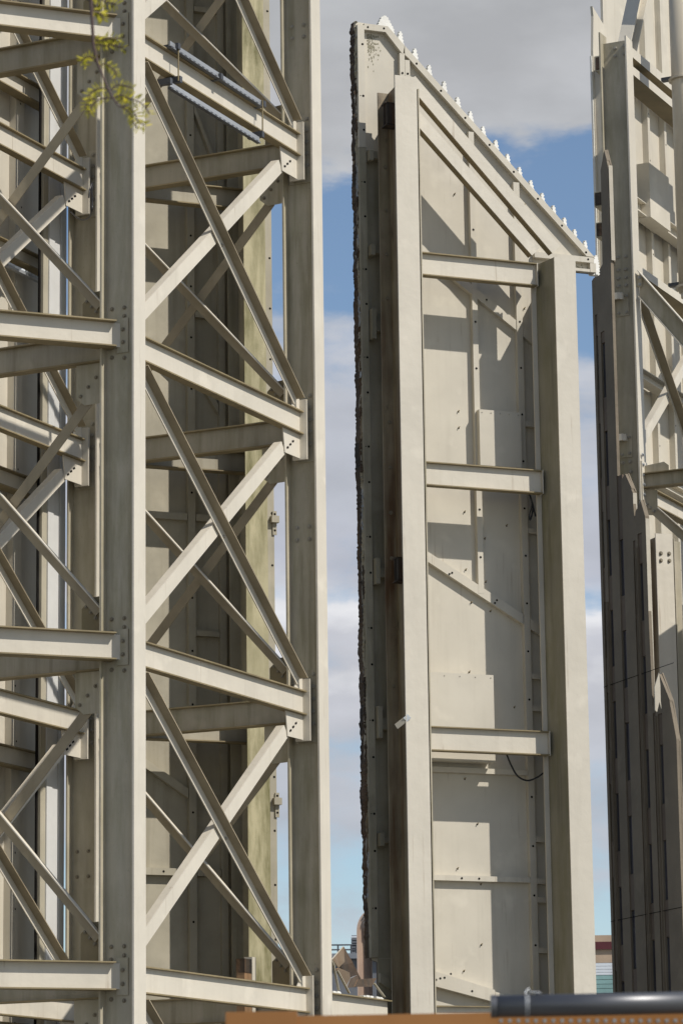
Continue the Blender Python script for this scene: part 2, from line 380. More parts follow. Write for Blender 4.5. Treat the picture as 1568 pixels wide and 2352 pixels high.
truss(c0, True); truss(c0-ML, False)
# side frames from A and from B back to the rear truss
def side(u, first):
    fr = Frame(T1.xy(u, c0), -nn1)                      # u: back along the side, n: away from the camera side
    nv = fr.n                                           # = (-nn1.y, nn1.x) -> +/- d1
    sg = -1 if nv.dot(d1) > 0 else 1                    # side that looks at the camera
    for i, zt in enumerate(ZT):
        t = zt-.05; hb = .32
        b = MB(); b.ibeam(fr.P(.225, 0, t-hb/2), fr.P(ML-.23, 0, t-hb/2), hb, .15); b.build('beam', ('web', 'grime'), tower)
        gp = MB(); gp.prism(fr, [(.225, t-hb-.002), (.60, t-hb-.002), (.60, t-.71), (.49, t-.80), (.225, t-.79)], -.006, .006)
        go_ = gp.build('gusset_plate', 'web', tower)
        for k in range(3): bolt(go_, fr.P(.54-k*.10, .009*sg, t-.69+k*.10), V3(nv)*sg, .016, .02, 'boltrust')
        gp = MB(); gp.prism(fr, [(.225, t+.002), (.52, t+.002), (.52, t+.40), (.38, t+.52), (.225, t+.53)], -.006, .006)
        go_ = gp.build('gusset_plate', 'grime', tower)
        for k in range(3): bolt(go_, fr.P(.46-k*.06, .009*sg, t+.42-k*.07), V3(nv)*sg, .016, .02, 'boltrust')
        for a, b_ in ((t-hb-.002, t-.75), (t+.002, t+.5)):
            gp = MB(); gp.prism(fr, [(ML-.225, a), (ML-.55, a), (ML-.5, b_), (ML-.225, b_)], -.006, .006); gp.build('gusset_plate', 'web', tower)
        if i+1 < len(ZT):
            zn = ZT[i+1]-.05
            angle(fr, (.33, zn+.30), (2.93, zn+.30+1.1*2.6), .010*sg, .12, .07, sg, True, tower, ('bracein', 'steel'))
            angle(fr, (2.95, t-.795-1.1*2.55), (.40, t-.795), -.010*sg, .125, .08, -sg, True, tower, ('bracein', 'brace'))
side(0, True); side(4.68, False)
# front beams running off to the left from column A
F2 = Frame(T1.xy(0, c0), d2)
for zt in (17.43, 13.81, 10.15, 6.56, 2.92, -.7):
    b = MB(); hb = .31; zc = zt-hb/2
    b.bar(F2.P(-.03, 0, zc), F2.P(-7.0, 0, zc), (0, 0, 1), .012, hb-.03, 0, 0, 0)
    for sg in (1, -1): b.bar(F2.P(-.10, 0, zc), F2.P(-7.0, 0, zc), (0, 0, 1), .20, .016, 0, sg*(hb/2-.008), 1)
    b.build('beam', ('steel', 'grime'), tower)
    Aw = Frame(T1.xy(0, c0), nn1)
    pl = MB(); pl.box(Aw, -.06, .085, .012, .026, zt-.36, zt+.045, 0); p_ = pl.build('shear_plate', 'web', tower)
    for du, dz in ((.02, -.09), (.02, -.24)): bolt(p_, Aw.P(du, .027, zt+dz), nd1, .018, .022, 'boltrust')
    for du, dz in ((.03, .17), (.03, .07), (.03, -.42), (-.13, .17), (-.13, -.40), (-.13, .03)): bolt(cA, Aw.P(du, .010, zt+dz), nd1, .018, .022, 'boltrust')
Bw = Frame(T1.xy(4.68, c0), nn1); Cw = Frame(T1.xy(4.68, c0-ML), nn1)
for z in (15.165, 8.55):
    for du in (-.115, .055):
        for dz in (-.08, .08): bolt(cB, Bw.P(du, .010, z+dz), nd1)
for z in (11.55, 4.6):
    for du in (-.12, .04):
        for dz in (-.16, .16): bolt(cC, Cw.P(du, .010, z+dz), nd1, .018, .022, 'boltrust')
# off-frame left column that carries the front beams
column(F2, -7.1, .2, -CZ, 19.5, tower)

# ================================================================== cladding wall behind the left tower
wallD = thing('cladding_wall', 'grey beige cladding sheets on a mossy column, standing behind the braced left tower', 'cladding wall', G.P(-2.0, 0, -CZ), 'cladding walls behind the steel towers')
PN = -1.0
b = MB(); b.box(G, -2.18, -1.88, -.022, 0, -CZ, 19, 0); b.box(G, -2.18, -1.88, -.64, -.62, -CZ, 19, 1); b.box(G, -2.037, -2.023, -.621, -.021, -CZ, 19, 1)
b.build('column', ('mossy', 'shadedirt'), wallD)
b = MB(); b.box(G, -3.5, -1.443, PN-.05, PN, -CZ, 19.2, 0)
b.build('panel', 'panelold', wallD)
b = MB(); b.box(G, -1.90, -1.885, -.94, -.642, -CZ, 19); b.build('sun_block_plate', 'shadedirt', wallD)  # plate added to keep sun off the sheet behind the column
st = MB()
st.box(G, -2.65, -2.55, PN+.001, PN+.09, -CZ, 19.1); st.box(G, -1.60, -1.444, PN+.001, PN+.07, -CZ, 19.1); st.box(G, -3.48, -3.40, PN+.001, PN+.09, -CZ, 19.1)
st.box(G, -2.21, -2.12, PN+.001, PN+.08, -CZ, 19.1)
for z in (4.50, 9.16, 16.6): st.box(G, -3.49, -2.66, PN+.002, PN+.088, z, z+.09); st.box(G, -2.54, -2.22, PN+.002, PN+.088, z, z+.09)
for k in range(3): st.box(G, -2.54, -2.22, PN+.002, PN+.085, 7.66+k*4.3-.03, 7.73+k*4.3-.03)
for (z0, z1) in ((5.95, 5.50), (11.6, 11.0), (15.9, 15.2)):
    st.prism(G, [(-3.38, z0+.13), (-2.66, z1+.12), (-2.66, z1), (-3.38, z0+.01)], PN+.003, PN+.087)
for (z0, z1) in ((11.25, 10.75), (14.9, 14.1)):
    st.prism(G, [(-2.54, z0), (-2.22, z1), (-2.22, z1-.12), (-2.54, z0-.12)], PN+.003, PN+.087)
for z in [1.6+.37*k*1.9 for k in range(24)]:
    st.hole(G, -1.475, z, PN+.072); st.hole(G, -2.60, z+.2, PN+.092)
    if int(z*10) % 3 == 0: st.hole(G, -3.0, 4.545, PN+.09)
st.hole(G, -2.42, 4.545, PN+.09)
st.build('stiffener', ('panelold', 'hole'), wallD)
for z in (9.2, 5.45):
    cl = MB(); cl.box(G, -1.50, -1.395, PN+.071, PN+.14, z, z+.09); cl.box(G, -1.47, -1.415, PN+.071, PN+.09, z-.16, z+.16); cl.hole(G, -1.442, z+.12, PN+.092); cl.hole(G, -1.442, z-.1, PN+.092); cl.build('clip', ('panelold', 'hole'), wallD)
for zb in (13.29, 9.70, 6.15, 2.5, 17.0):
    b = MB(); b.ibeam(G.P(-3.5, -.36, zb+.14), G.P(-2.05, -.36, zb+.14), .28, .16, m_web=0, m_fl=1); b.build('beam', ('panelold', 'grime'), wallD)

# ================================================================== far left cladding wall with white corner post
WN = -4.25
e_u = lambda x, y: T1.pix((x, y), WN)[0]
wallE = thing('cladding_wall', 'sunlit cladding wall with a bluish white corner post, at the far left edge', 'cladding wall', T1.P(3.0, WN, -CZ), 'cladding walls behind the steel towers')
ur = e_u(86, 900)
b = MB(); b.box(T1, -3.0, ur+.55, WN-.05, WN, -CZ, 19.5); b.build('panel', 'panel', wallE)
b = MB()
for x in (14, 60): pass
for (x0, x1) in ((17, 36),):
    u0, u1 = e_u(x0, 900), e_u(x1, 900); b.box(T1, u0, u1, WN+.001, WN+.10, -CZ, 19.4)
for u in (2.4, 1.1): b.box(T1, u, u+.10, WN+.001, WN+.10, -CZ, 19.4)
for k in range(26):
    b.hole(T1, e_u(27, 900)+random.uniform(-.03, .05), 1.2+k*.71, WN+.102, .014)
b.build('stiffener', ('panel', 'hole'), wallE)
for (za, zb) in ((14.98, 14.72), (12.63, 12.42), (9.60, 9.36), (6.05, 5.8), (2.6, 2.3)):
    b = MB(); b.ibeam(T1.P(-3, WN+.20, (za+zb)/2), T1.P(ur+.02, WN+.20, (za+zb)/2), za-zb, .18); b.build('girt', ('panel', 'grime'), wallE)
WP = -3.70
p_u = lambda x: T1.pix((x, 900), WP)[0]
b = MB(); u1, u2, u3 = p_u(101), p_u(112), p_u(152)
b.box(T1, u1, u2, WP-.07, WP-.02, -CZ, 19.4, 1); b.box(T1, u1-.05, u1-.012, WP-.07, WP-.05, -CZ, 19.4, 2)
for k in range(3):
    a0 = u2+.001+(u3-u2)*k/3; b.box(T1, a0, u2+(u3-u2)*(k+1)/3-.007, WP-.06, WP-.012*(k % 2), -CZ, 19.4, 0)
b.box(T1, u2, u3, WP-.075, WP-.061, -CZ, 19.4, 0)
b.build('corner_post', ('postwhite', 'panelold', 'hole'), wallE)
tl = MB(); p0, p1 = T1.P(*[T1.pix(Z(0, 450, 3.92)(60, 805), WN+.25)[0], WN+.25, T1.pix(Z(0, 450, 3.92)(60, 805), WN+.25)[1]]), T1.P(T1.pix(Z(0, 450, 3.92)(405, 975), WN+.25)[0], WN+.25, T1.pix(Z(0, 450, 3.92)(405, 975), WN+.25)[1])
light = thing('tube_light', 'unlit fluorescent tube fitting with a dangling wire on a wall rail, far left', 'light fitting', (p0+p1)/2)
tl.cyl(p0, p1, .022, 10); tl.build('tube', 'whiteslat', light, True)
tl = MB(); tl.bar(p0, p1, (0, 0, 1), .06, .03, 0, -.04); tl.build('tray', 'galv', light)
tl = MB(); tl.tube([p1, p1+Vector((.09, 0, -.05)), p1+Vector((.13, .02, -.2)), p1+Vector((.10, .02, -.36)), p1+Vector((.04, 0, -.42))], .008); tl.build('wire', 'cable', light)

# ================================================================== gable tower in the middle
gab = thing('gable_tower', 'cream steel gable frame with white crockets along its sloping top and a torn left edge', 'tower', G.P(1.2, 0, -CZ))
ztL, ztR = 15.31, 12.97
def gcol(u0, z1, slope, mats):
    b = MB(); w_ = .318; d_ = .64; tf = .022
    b.box(G, u0, u0+w_, -tf, 0, -CZ, z1, 0)
    zb = z1+slope
    b.box(G, u0, u0+w_, -d_, -d_+tf, -CZ, zb, 1)
    P = G.P; um = u0+w_/2
    b.hexa([P(um-.008, -d_+tf-.001, -CZ), P(um+.008, -d_+tf-.001, -CZ), P(um+.008, -tf+.001, -CZ), P(um-.008, -tf+.001, -CZ),
            P(um-.008, -d_+tf-.001, zb), P(um+.008, -d_+tf-.001, zb), P(um+.008, -tf+.001, z1), P(um-.008, -tf+.001, z1)], 1)
    return b.build('column', mats, gab)
colL = gcol(.008, ztL, -.05, ('steel', 'rusty')); us0, us1, ub = G.pix((1221, 700), -.46)[0], G.pix((1231.5, 700), -.46)[0], G.pix((1230, 612), -.40)[0]
b = MB(); b.box(G, 2.312, 2.630, -.022, 0, -CZ, ztR, 0)
def plan(q, z0, z1, mi): b.hexa([G.P(u, n, z0) for u, n in q]+[G.P(u, n, z1) for u, n in q], mi)
plan([(2.3135, -.0225), (us1, -.46), (us1+.02, -.466), (2.335, -.0225)], -CZ, ztR-.003, 1)
plan([(us0, -.461), (us1-.0005, -.461), (us1-.0005, -.483), (us0, -.483)], -CZ, ztR-.05, 2)
b.box(G, 2.608, 2.628, PN+.09, -.0225, -CZ, ztR-.02, 1)  # hidden side plate added to stop sun reaching the sheet
colR = b.build('column', ('steel', 'webdark', 'brace'), gab)
for k in range(9):
    bolt(colL, G.P(.10, -.617, 14.2-k*.62-(k//4)*1.1), V3(G.n), .02, .02, 'boltrust')
# vertical end plate the beams are welded to, deepened to block sunlight
b = MB(); b.box(G, .364, .382, -.95, -.05, -CZ, ztL-.14); b.build('end_plate', 'web', gab)
for zt in (12.965, 10.055, 6.49, 2.85):
    b = MB(); h = .325; b.ibeam(G.P(.3825, -.40, zt-h/2), G.P(ub-.012, -.40, zt-h/2), h, .13); b.box(G, ub-.0115, ub, -.458, -.335, zt-h-.002, zt+.002, 0); b.build('beam', ('steel', 'grime'), gab)
# sloping double beams under the gable edge
def rafter(a, c, h=.27):
    b = MB(); L = math.hypot(c[0]-a[0], c[1]-a[1]); px, pz = -(c[1]-a[1])/L, (c[0]-a[0])/L
    q = lambda p, k: (p[0]+px*k, p[1]+pz*k)
    b.prism(G, [q(a, -h/2), q(c, -h/2), q(c, h/2), q(a, h/2)], -.335, -.322, 0)
    for k in (-h/2, h/2-.012): b.prism(G, [q(a, k), q(c, k), q(c, k+.012), q(a, k+.012)], -.455, -.3355, 1)
    b.build('rafter', ('steel', 'grime'), gab)
rafter((.383, 14.945), (2.19, 13.12), .165)
rafter((.383, 15.395), (2.50, 13.18), .165)
# cladding sheet
OUT = [(-.17, 16.40), (.28, 16.38), (.55, 16.12), (3.39, 13.32), (3.40, 13.10), (2.80, 13.10), (2.80, 2.0), (-.04, 2.0), (-.04, 3.45), (-.12, 3.47)]
def tz(u): return 16.12 + (u-.55)*(13.32-16.12)/(3.39-.55)
rag = [(-.12, 3.47)]
z = 3.6
while z < 16.3:
    rag.append((-.17+random.uniform(-.012, .012)+(.03*max(0, (5-z)/1.5) if z < 5 else 0), z)); z += random.uniform(.05, .14)
b = MB(); b.prism(G, OUT[:-1]+rag, PN-.035, PN, 0, 1); b.build('panel', ('panel', 'torn'), gab)
b = MB(); b.box(G, -.150, .36, PN+.0005, PN+.004, 3.5, 14.55); b.build('shade_dirt_strip', 'shadedirt', gab)  # dirty, shade-darkened overlay, ending near the edge of the column's shadow
st = MB(); n0, n1 = PN+.001, PN+.085
st.box(G, -.155, -.055, n0, n1, 14.56, 16.33); ds = MB(); ds.box(G, -.155, -.055, PN+.005, n1, 3.5, 14.555)
st.box(G, -.054, .30, n0, n1-.002, 16.27, 16.36)
st.prism(G, [(.30, 16.357), (.545, 16.11), (.52, 15.97), (.265, 16.268)], n0, n1-.001)
st.prism(G, [(.548, 16.105), (3.37, 13.322), (3.25, 13.322), (.60, 15.93), (.548, 15.97)], n0, n1)
st.box(G, .47, .544, n0, n1-.003, 8, 15.99); st.box(G, .548, .62, n0, n1-.003, 8, 15.90)
st.box(G, 1.485, 1.565, n0, n1-.002, 8.42, tz(1.565)-.16); st.box(G, 2.15, 2.24, n0, n1-.002, 2.0, tz(2.24)-.16)
st.box(G, 2.45, 3.36, n0, n1-.002, 13.235, 13.315); st.box(G, 3.30, 3.39, n0, n1-.004, 13.10, 13.232)
st.box(G, 2.5, 3.295, n0, n1-.006, 13.10, 13.14)
st.prism(G, [(.63, 9.02), (2.14, 8.17), (2.14, 8.03), (.63, 8.88)], n0, n1-.004); st.prism(G, [(2.245, 8.11), (2.75, 7.83), (2.75, 7.69), (2.245, 7.97)], n0, n1-.004)
st.prism(G, [(.63, 13.34), (2.14, 12.30), (2.14, 12.16), (.63, 13.20)], n0, n1-.005); st.prism(G, [(2.245, 12.22), (2.75, 11.88), (2.75, 11.74), (2.245, 12.08)], n0, n1-.005)
st.prism(G, [(.63, 3.36), (1.58, 3.10), (1.58, 2.94), (.63, 3.16)], n0, n1+.03); st.prism(G, [(1.6, 3.08), (2.14, 2.95), (2.14, 2.82), (1.6, 2.92)], n0, n1-.004)
st.box(G, .63, 2.145, n0, n1-.003, 4.53, 4.60); st.box(G, 2.245, 2.75, n0, n1-.003, 4.52, 4.59)
st.box(G, .63, 2.145, n0, n1-.003, 5.97, 6.04)
for z in (5.08, 4.27, 7.29, 6.85, 10.80, 3.6, 9.3): st.box(G, 2.245, 2.75, n0, n1-.006, z, z+.07)
for (z, h) in ((14.4, .10), (11.95, .3), (6.5, .3), (5.0, .12), (13.05, .1), (8.55, .25)):
    ds.box(G, .021, .30, PN+.005, n1+.05, z, z+h*.5)
    ds.box(G, -.04, .02, PN+.005, n1+.09, z-h*.4, z+h)
ds.box(G, -.035, .36, PN+.001, PN+.004, 2.0, 3.495); ds.prism(G, [(-.03, 3.30), (.36, 3.05), (.36, 2.93), (-.03, 3.18)], PN+.005, n1-.01); ds.box(G, -.035, .06, PN+.005, n1-.003, 2.0, 3.0)
ds.build('stiffener', 'shadedirt', gab)  # lower stiffeners, darkened like the shaded strip of sheet
ms_ = MB()
for k in range(190):
    if k < 160: u, z = .02+abs(random.gauss(0, .09)), 16.24-abs(random.gauss(0, .20))
    else: u, z = random.gauss(3.12, .08), random.gauss(13.18, .02)
    if z < 13.1 or u > 3.29 or (k < 160 and z > 16.42-.9*max(0, u-.2)): continue
    r = random.uniform(.003, .011); ms_.face([G.P(u+r*math.cos(t)*random.uniform(.6, 1.2), PN+.0025+k*.00001, z+r*1.6*math.sin(t)*random.uniform(.6, 1.3)) for t in [x*math.pi/3 for x in range(6)]])
ms_.build('moss_stain', 'mould', gab)
nh = n1+.002
for k in range(20): 
    z = 16.05-k*.62-.13*(k % 2); st.hole(G, -.085, z, nh, .017)
    if k % 2: st.hole(G, -.125, z, nh, .008)
for k in range(9): st.hole(G, 1.525, 14.2-k*.66, nh, .016)
for k in range(17): st.hole(G, 2.195, 13.6-k*.66, nh, .016)
for k in range(8): st.hole(G, .72+k*.36, tz(.72+k*.36)-.09, nh, .017)
for u in (.506, .585): st.hole(G, u, 15.70, nh, .016)
for (u, z) in ((.0, 16.31), (.24, 16.32), (1.1, 8.68), (1.06, 8.66), (1.75, 8.34), (1.72, 8.3), (.8, 3.24), (.74, 3.22), (.86, 3.25), (1.25, 3.08), (.95, 3.3), (1.18, 12.9), (1.7, 12.55), (1.15, 4.565), (1.4, 4.565), (3.27, 13.28)): st.hole(G, u, z, n1+.034 if z < 3.4 else nh, .015)
st.build('stiffener', ('panel', 'hole'), gab)
# rivet heads and small marks of weld pins on the sheet
for (u, z) in ((1.28, 14.05), (1.27, 10.95), (1.27, 10.72), (1.33, 9.55), (1.33, 8.75), (1.35, 7.35), (1.62, 13.1), (1.75, 14.6), (1.9, 14.0), (1.62, 9.2), (1.62, 8.6), (1.95, 9.4), (1.42, 5.3), (1.12, 4.7), (1.45, 4.5), (1.44, 3.7), (1.18, 3.35), (2.3, 12.5), (1.2, 6.0), (1.25, 5.9), (2.34, 14.0), (2.0, 6.9), (.95, 15.2), (1.3, 15.0), (1.85, 12.4), (1.68, 8.2), (1.4, 8.3), (1.8, 10.9)):
    pin = MB(); pin.cyl(G.P(u, PN-.001, z), G.P(u+.01, PN+.035, z+.012), .007, 6); pin.hole(G, u+.008, z-.004, PN+.002, .012, 1); pin.build('weld_pin', ('grime', 'hole'), gab)
# boxes on the sheet
def cbox(u0, u1, z0, z1, nf, lip=0):
    b = MB(); b.box(G, u0, u1, PN+.09, nf, z0, z1); b.box(G, u0-.004, u1+.004, PN+.001, PN+.089, z0+.03, z1-.03)
    o = b.build('cover_box', 'panel', gab)
    for k in range(5): bolt(o, G.P(u0+.04+(u1-u0-.08)*k/4, nf, z1-.04), V3(G.n), .006, .006)
cbox(1.51, 2.13, 10.18, 10.96, -.82); cbox(.62, 1.60, 6.10, 7.28, -.75)
# torn edge: crumpled sheet and charred insulation along the left side
te = MB(); z = 3.5; prev = None; run = [0, 0]; left = [0, 0]
du, dn = 0.0, 0.0
while z < 16.42:
    du = du*.8+random.uniform(-.008, .008); dn = dn*.8+random.uniform(-.012, .012)
    u = -.172+du+(.02*(5-z) if z < 5 else 0); n = PN+.01+dn; w_ = .020+random.choice([0, 0, .012, -.012])+random.uniform(-.008, .012)
    cur = (G.P(u, n, z), G.P(u+w_, n+.02+random.uniform(-.01, .02), z), G.P(u-.012+random.uniform(-.008, .004), PN-.12, z))
    if prev:
        for q in (0, 1):
            left[q] -= 1
            if left[q] <= 0: left[q] = random.randint(4, 26); run[q] = random.choice([0, 0, 1, 2, 4, 4, 3] if q == 0 else [0, 1, 1])
        te.face([prev[0], prev[1], cur[1], cur[0]], run[0]); te.face([prev[2], prev[0], cur[0], cur[2]], run[1])
    prev = cur; z += random.uniform(.012, .035)
for k in range(70):
    z = random.uniform(3.6, 16.3); a = G.P(-.19, PN+random.uniform(-.05, .05), z)
    te.face([a, a+Vector((random.uniform(-.025, -.005), random.uniform(-.04, .02), random.uniform(.0, .06))), a+Vector((random.uniform(-.01, .02), -.02, random.uniform(.03, .08)))], random.choice([0, 1, 2, 3]))
te.build('torn_edge', ('torn', 'burnt', 'rusty', 'galv', 'panelold'), gab)
# cut beam stubs on the left column
for (z, uu) in ((14.85, -.02), (8.55, 0.03)):
    b = MB(); b.ibeam(G.P(uu, -.36, z), G.P(.16, -.36, z), .33, .17, .014, .012, m_web=0, m_fl=0); b.box(G, uu+.02, .158, -.352, -.28, z-.14, z+.15, 0)
    b.build('beam_stub', 'burnt', gab)
b = MB(); b.bar(G.P(-.09, -.10, 6.42), G.P(.0, -.02, 6.50), (0, 0, 1), .012, .075); b.build('bracket', 'panel', gab)
b = MB(); b.bar(G.P(.001, -.012, 6.50), G.P(.05, .012, 6.55), (0, 0, 1), .008, .07); b.build('tape', 'whiteslat', gab)
# crockets along the top
def crocket(ua, za, h, w, lean):
    pts = []; m = 7
    for s in (-1, 1):
        row = []
        for k in range(m*2+1):
            f = k/(m*2); wid = w*(.26+.74*min(1.0, (f*1.6)**.9))*.5*(1.0 if f < .75 else 1.0+.25*(f-.75))
            wid += (.009 if k % 2 else -.005)+random.uniform(-.004, .004)
            row.append((ua+lean*f*h*.35+s*wid, za-f*h+(.004 if k % 2 else 0)))
        pts.append(row)
    poly = [(ua-.02, za+.012), (ua+.02, za+.012)] + pts[1] + pts[0][::-1]
    b = MB(); b.prism(G, poly, PN-.12, PN-.05); b.box(G, ua-.02, ua+.02, PN-.05, PN-.034, za-h*.98, za-h*.75)
    return b.build('crocket', 'white', gab)
AP = [(0.31, 16.536), (0.546, 16.307), (0.763, 16.082), (0.974, 15.866), (1.196, 15.651), (1.397, 15.443), (1.587, 15.256), (1.776, 15.055), (1.966, 14.877), (2.142, 14.691), (2.319, 14.517), (2.49, 14.343), (2.66, 14.174), (2.828, 14.009), (2.993, 13.846), (3.147, 13.691), (3.306, 13.54), (3.462, 13.382)]
for k, (u, z) in enumerate(AP):
    if k == 0: crocket(u, z+.015, .28, .25, 0.1)
    elif k == len(AP)-1: crocket(u, z, .28, .12, -.25)
    else: crocket(u-.002, z+.04, .34, .112-.001*k, -.06)
# ================================================================== hung strut frame on the upper beam
zz = Z(350, 0, 4.48); cf = c0+.02
def t1p(q, n): u, z = T1.pix(q, n); return T1.P(u, n, z)
nS = c0+.10
strut = thing('strut_frame', 'grey slotted channel rails and hanger rods clamped around the upper beam of the left tower', 'strut frame', t1p(zz(800, 900), nS))
for (a, c) in ((zz(330, 480), zz(1360, 1155)), (zz(330, 940), zz(1330, 1560))):
    p0, p1 = t1p(a, nS), t1p(c, nS); b = MB(); b.bar(p0, p1, (0, 0, 1), .02, .062, 0, 0, 0); b.bar(p0, p1, (0, 0, 1), .05, .022, .0, -.043, 1)
    ax = (p1-p0).normalized(); Ln = (p1-p0).length
    for k in range(int(Ln/.11)):
        q = p0+ax*(.06+k*.11); b.bar(q, q+ax*.055, (0, 0, 1), .054, .012, 0, -.043, 0)
    b.build('rail', ('galv', 'strutdark'), strut)
for x, y0, y1 in ((430, 500, 900), (1372, 1120, 1500)):
    b = MB(); b.cyl(t1p(zz(x, y0), nS+.03), t1p(zz(x, y1), nS+.03), .009, 8); b.build('rod', 'grime', strut)
for (x, y) in ((400, 520), (880, 860), (1360, 1165), (310, 910), (420, 890), (1340, 1505)):
    p = t1p(zz(x, y), nS); b = MB(); b.bar(p-V3(nn1)*.16, p+V3(nn1)*.05, (0, 0, 1), .06, .075); b.build('cross_channel', 'strutdark', strut)

# ================================================================== right tower
rt = thing('steel_tower', 'cream steel tower with a broad dark raker, at the right edge behind the pinnacled facade', 'steel tower', T3.P(0, 0, -CZ), 'braced steel towers')
za, zb_, zc_, zd_ = Z(1450, 0, 5.88), Z(1450, 400, 5.88), Z(1547, 600, 9.04), Z(1547, 840, 9.04)
ze_ = Z(1547, 1080, 9.04); zf_ = Z(1470, 0, 6.62); zg_ = Z(1450, 1200, 5.88)
ktop = T3.pix(za(740, 570), 0)[1]
b = MB(); P = T3.P; w2 = CW/2
b.hexa([P(-w2, -.024, -CZ), P(w2, -.024, -CZ), P(w2, 0, -CZ), P(-w2, 0, -CZ), P(-w2, -.024, ktop), P(w2, -.024, ktop-.02), P(w2, 0, ktop-.02), P(-w2, 0, ktop)], 0)
b.box(T3, -w2, w2, -CD, -CD+.024, -CZ, ktop+.12, 1); b.box(T3, -.009, .009, -CD+.023, -.023, -CZ, ktop-.03, 1)
cK = b.build('column', ('steel', 'web'), rt)
Kw = Frame(T3.xy(0, c0), nn1)
def kb(q, m='bolt', pr=None): u, z = Kw.pix(q, .01); bolt(pr or cK, Kw.P(u, .011, z), nd1, .022, .024, m)
for q in (zf_(450, 790), zf_(600, 755), zf_(450, 920), zf_(600, 885), zb_(555, 1430), zb_(668, 1415), zb_(560, 1620), zb_(670, 1605), zb_(562, 1740), zb_(672, 1725), zb_(562, 1855), zb_(677, 1840), zg_(620, -250), zg_(735, -265), zg_(745, -120), zg_(735, 5)): kb(q)
for (qa, qb, q4) in ((zb_(525, 1975), zb_(718, 2280), (zb_(563, 2010), zb_(680, 1998), zb_(567, 2250), zb_(683, 2235))), (Z(1450, 800, 5.88)(575, 1705), Z(1450, 800, 5.88)(768, 2010), (Z(1450, 800, 5.88)(610, 1740), Z(1450, 800, 5.88)(722, 1725), Z(1450, 800, 5.88)(613, 1980), Z(1450, 800, 5.88)(728, 1960)))):
    u0, z1 = Kw.pix(qa, .02); u1, z0 = Kw.pix(qb, .02); b = MB(); b.box(Kw, u0, u1, .0095, .022, z0, z1); pl = b.build('bracket_plate', 'web', rt)
    for q in q4:
        u, z = Kw.pix(q, .023); bolt(pl, Kw.P(u, .024, z), nd1, .018, .022)
    zm = (z0+z1)/2+.08; b = MB(); b.box(Kw, u0-.25, u0+.09, .05, .10, zm, zm+.10); b.box(Kw, u0+.09, u0+.13, .023, .10, zm-.01, zm+.09); b.build('bracket_arm', 'steel', rt)
def tl3(fr, q, n): return fr.pix(q, n)
def t3p(q, n): u, z = T3.pix(q, n); return T3.P(u, n, z)
cc3 = -.22
# flat box beams along the truss: near top, mid
def flatbeam(qt, qb, hgt, wid=.40):
    u, z1 = T3.pix(qt, cc3+wid/2); _, z0 = T3.pix(qb, cc3+wid/2)
    b = MB(); b.box(T3, .012, 5.2, cc3-wid/2, cc3+wid/2, z0, z1, [1, 0, 0, 0, 0, 0]); b.build('beam', ('steel', 'grime'), rt)
flatbeam(za(825, 745), za(825, 880), .12); flatbeam(za(825, 1010), za(825, 1130), .1, .34); flatbeam(zc_(640, 700), zc_(640, 880), .12, .42)
# raker and beam going to the right-front column (outside the picture)
K2 = Frame(T3.xy(0, c0), nn1)                            # u: towards right front
def k2(q, n=.0): return K2.pix(q, n)
def plate(fr, qs, n0, n1, name, m, parent): b = MB(); b.prism(fr, [fr.pix(q, n1) for q in qs], n0, n1); return b.build(name, m, parent)
ra = [k2(zc_(395, 660)), k2(zc_(370, 1165))]; rb = [k2(zc_(1447, 1850)), k2(zc_(1400, 2340))]
def ext(a, c, u): t = (u-a[0])/(c[0]-a[0]); return (u, a[1]+(c[1]-a[1])*t)
ut = 3.3
up0, up1 = ext(ra[0], rb[0], .26), ext(ra[0], rb[0], ut); lo0, lo1 = ext(ra[1], rb[1], .26), ext(ra[1], rb[1], ut)
b = MB(); b.prism(K2, [up0, up1, lo1, lo0], -.006, .006, 0)
for (p, q, s) in ((up0, up1, 1), (lo0, lo1, -1)):
    b.prism(K2, [p, q, (q[0], q[1]+.022*s), (p[0], p[1]+.022*s)], -.08, .08, 1)
b.build('raker', ('web', 'steel'), rt)
pl = plate(K2, [zc_(325, 790), zc_(515, 790), zc_(515, 1040), zc_(480, 1055), zc_(325, 1055)], .007, .03, 'end_plate', 'web', rt)
for q in (zc_(345, 850), zc_(460, 840), zc_(350, 1000), zc_(465, 1000)): u, z = K2.pix(q, .03); bolt(pl, K2.P(u, .031, z), nd1, .018, .022, 'galv')
u0, z1 = k2(ze_(475, 960)); _, z0 = k2(ze_(485, 1300)); 
b = MB(); b.ibeam(K2.P(.245, 0, (z0+z1)/2), K2.P(ut, 0, (z0+z1)/2), z1-z0, .17); b.build('beam', ('web', 'grime'), rt)
b = MB(); b.box(K2, .222, .244, -.11, .11, z0-.35, z1+.18); e_ = b.build('end_plate', 'steel', rt)
for k in range(6): bolt(e_, K2.P(.245, .07, z0-.25+k*.15), V3(nn1), .02, .025, 'galv')
b = MB(); b.prism(K2, [(.245, z1+.002), (.62, z1+.002), (.62, z1+.09), (.55, z1+.15), (.245, z1+.12)], -.006, .006); b.build('gusset_plate', 'web', rt)
gz = plate(K2, [ze_(490, 1305), ze_(860, 1300), ze_(870, 1780), ze_(780, 1880), ze_(640, 1880), ze_(500, 1700)], -.006, .006, 'gusset_plate', 'web', rt)
for q in (ze_(635, 1640), ze_(705, 1720), ze_(785, 1795)): u, z = K2.pix(q, .006); bolt(gz, K2.P(u, .008, z), nd1, .02, .024)
p, q = k2(ze_(780, 1890)), k2(ze_(1400, 2440)); qq = ext(p, q, ut); angle(K2, p, qq, .009, .14, .08, 1, True, rt, ('web', 'brace'))
column(K2, ut+.25, .14, -CZ, 18, rt)
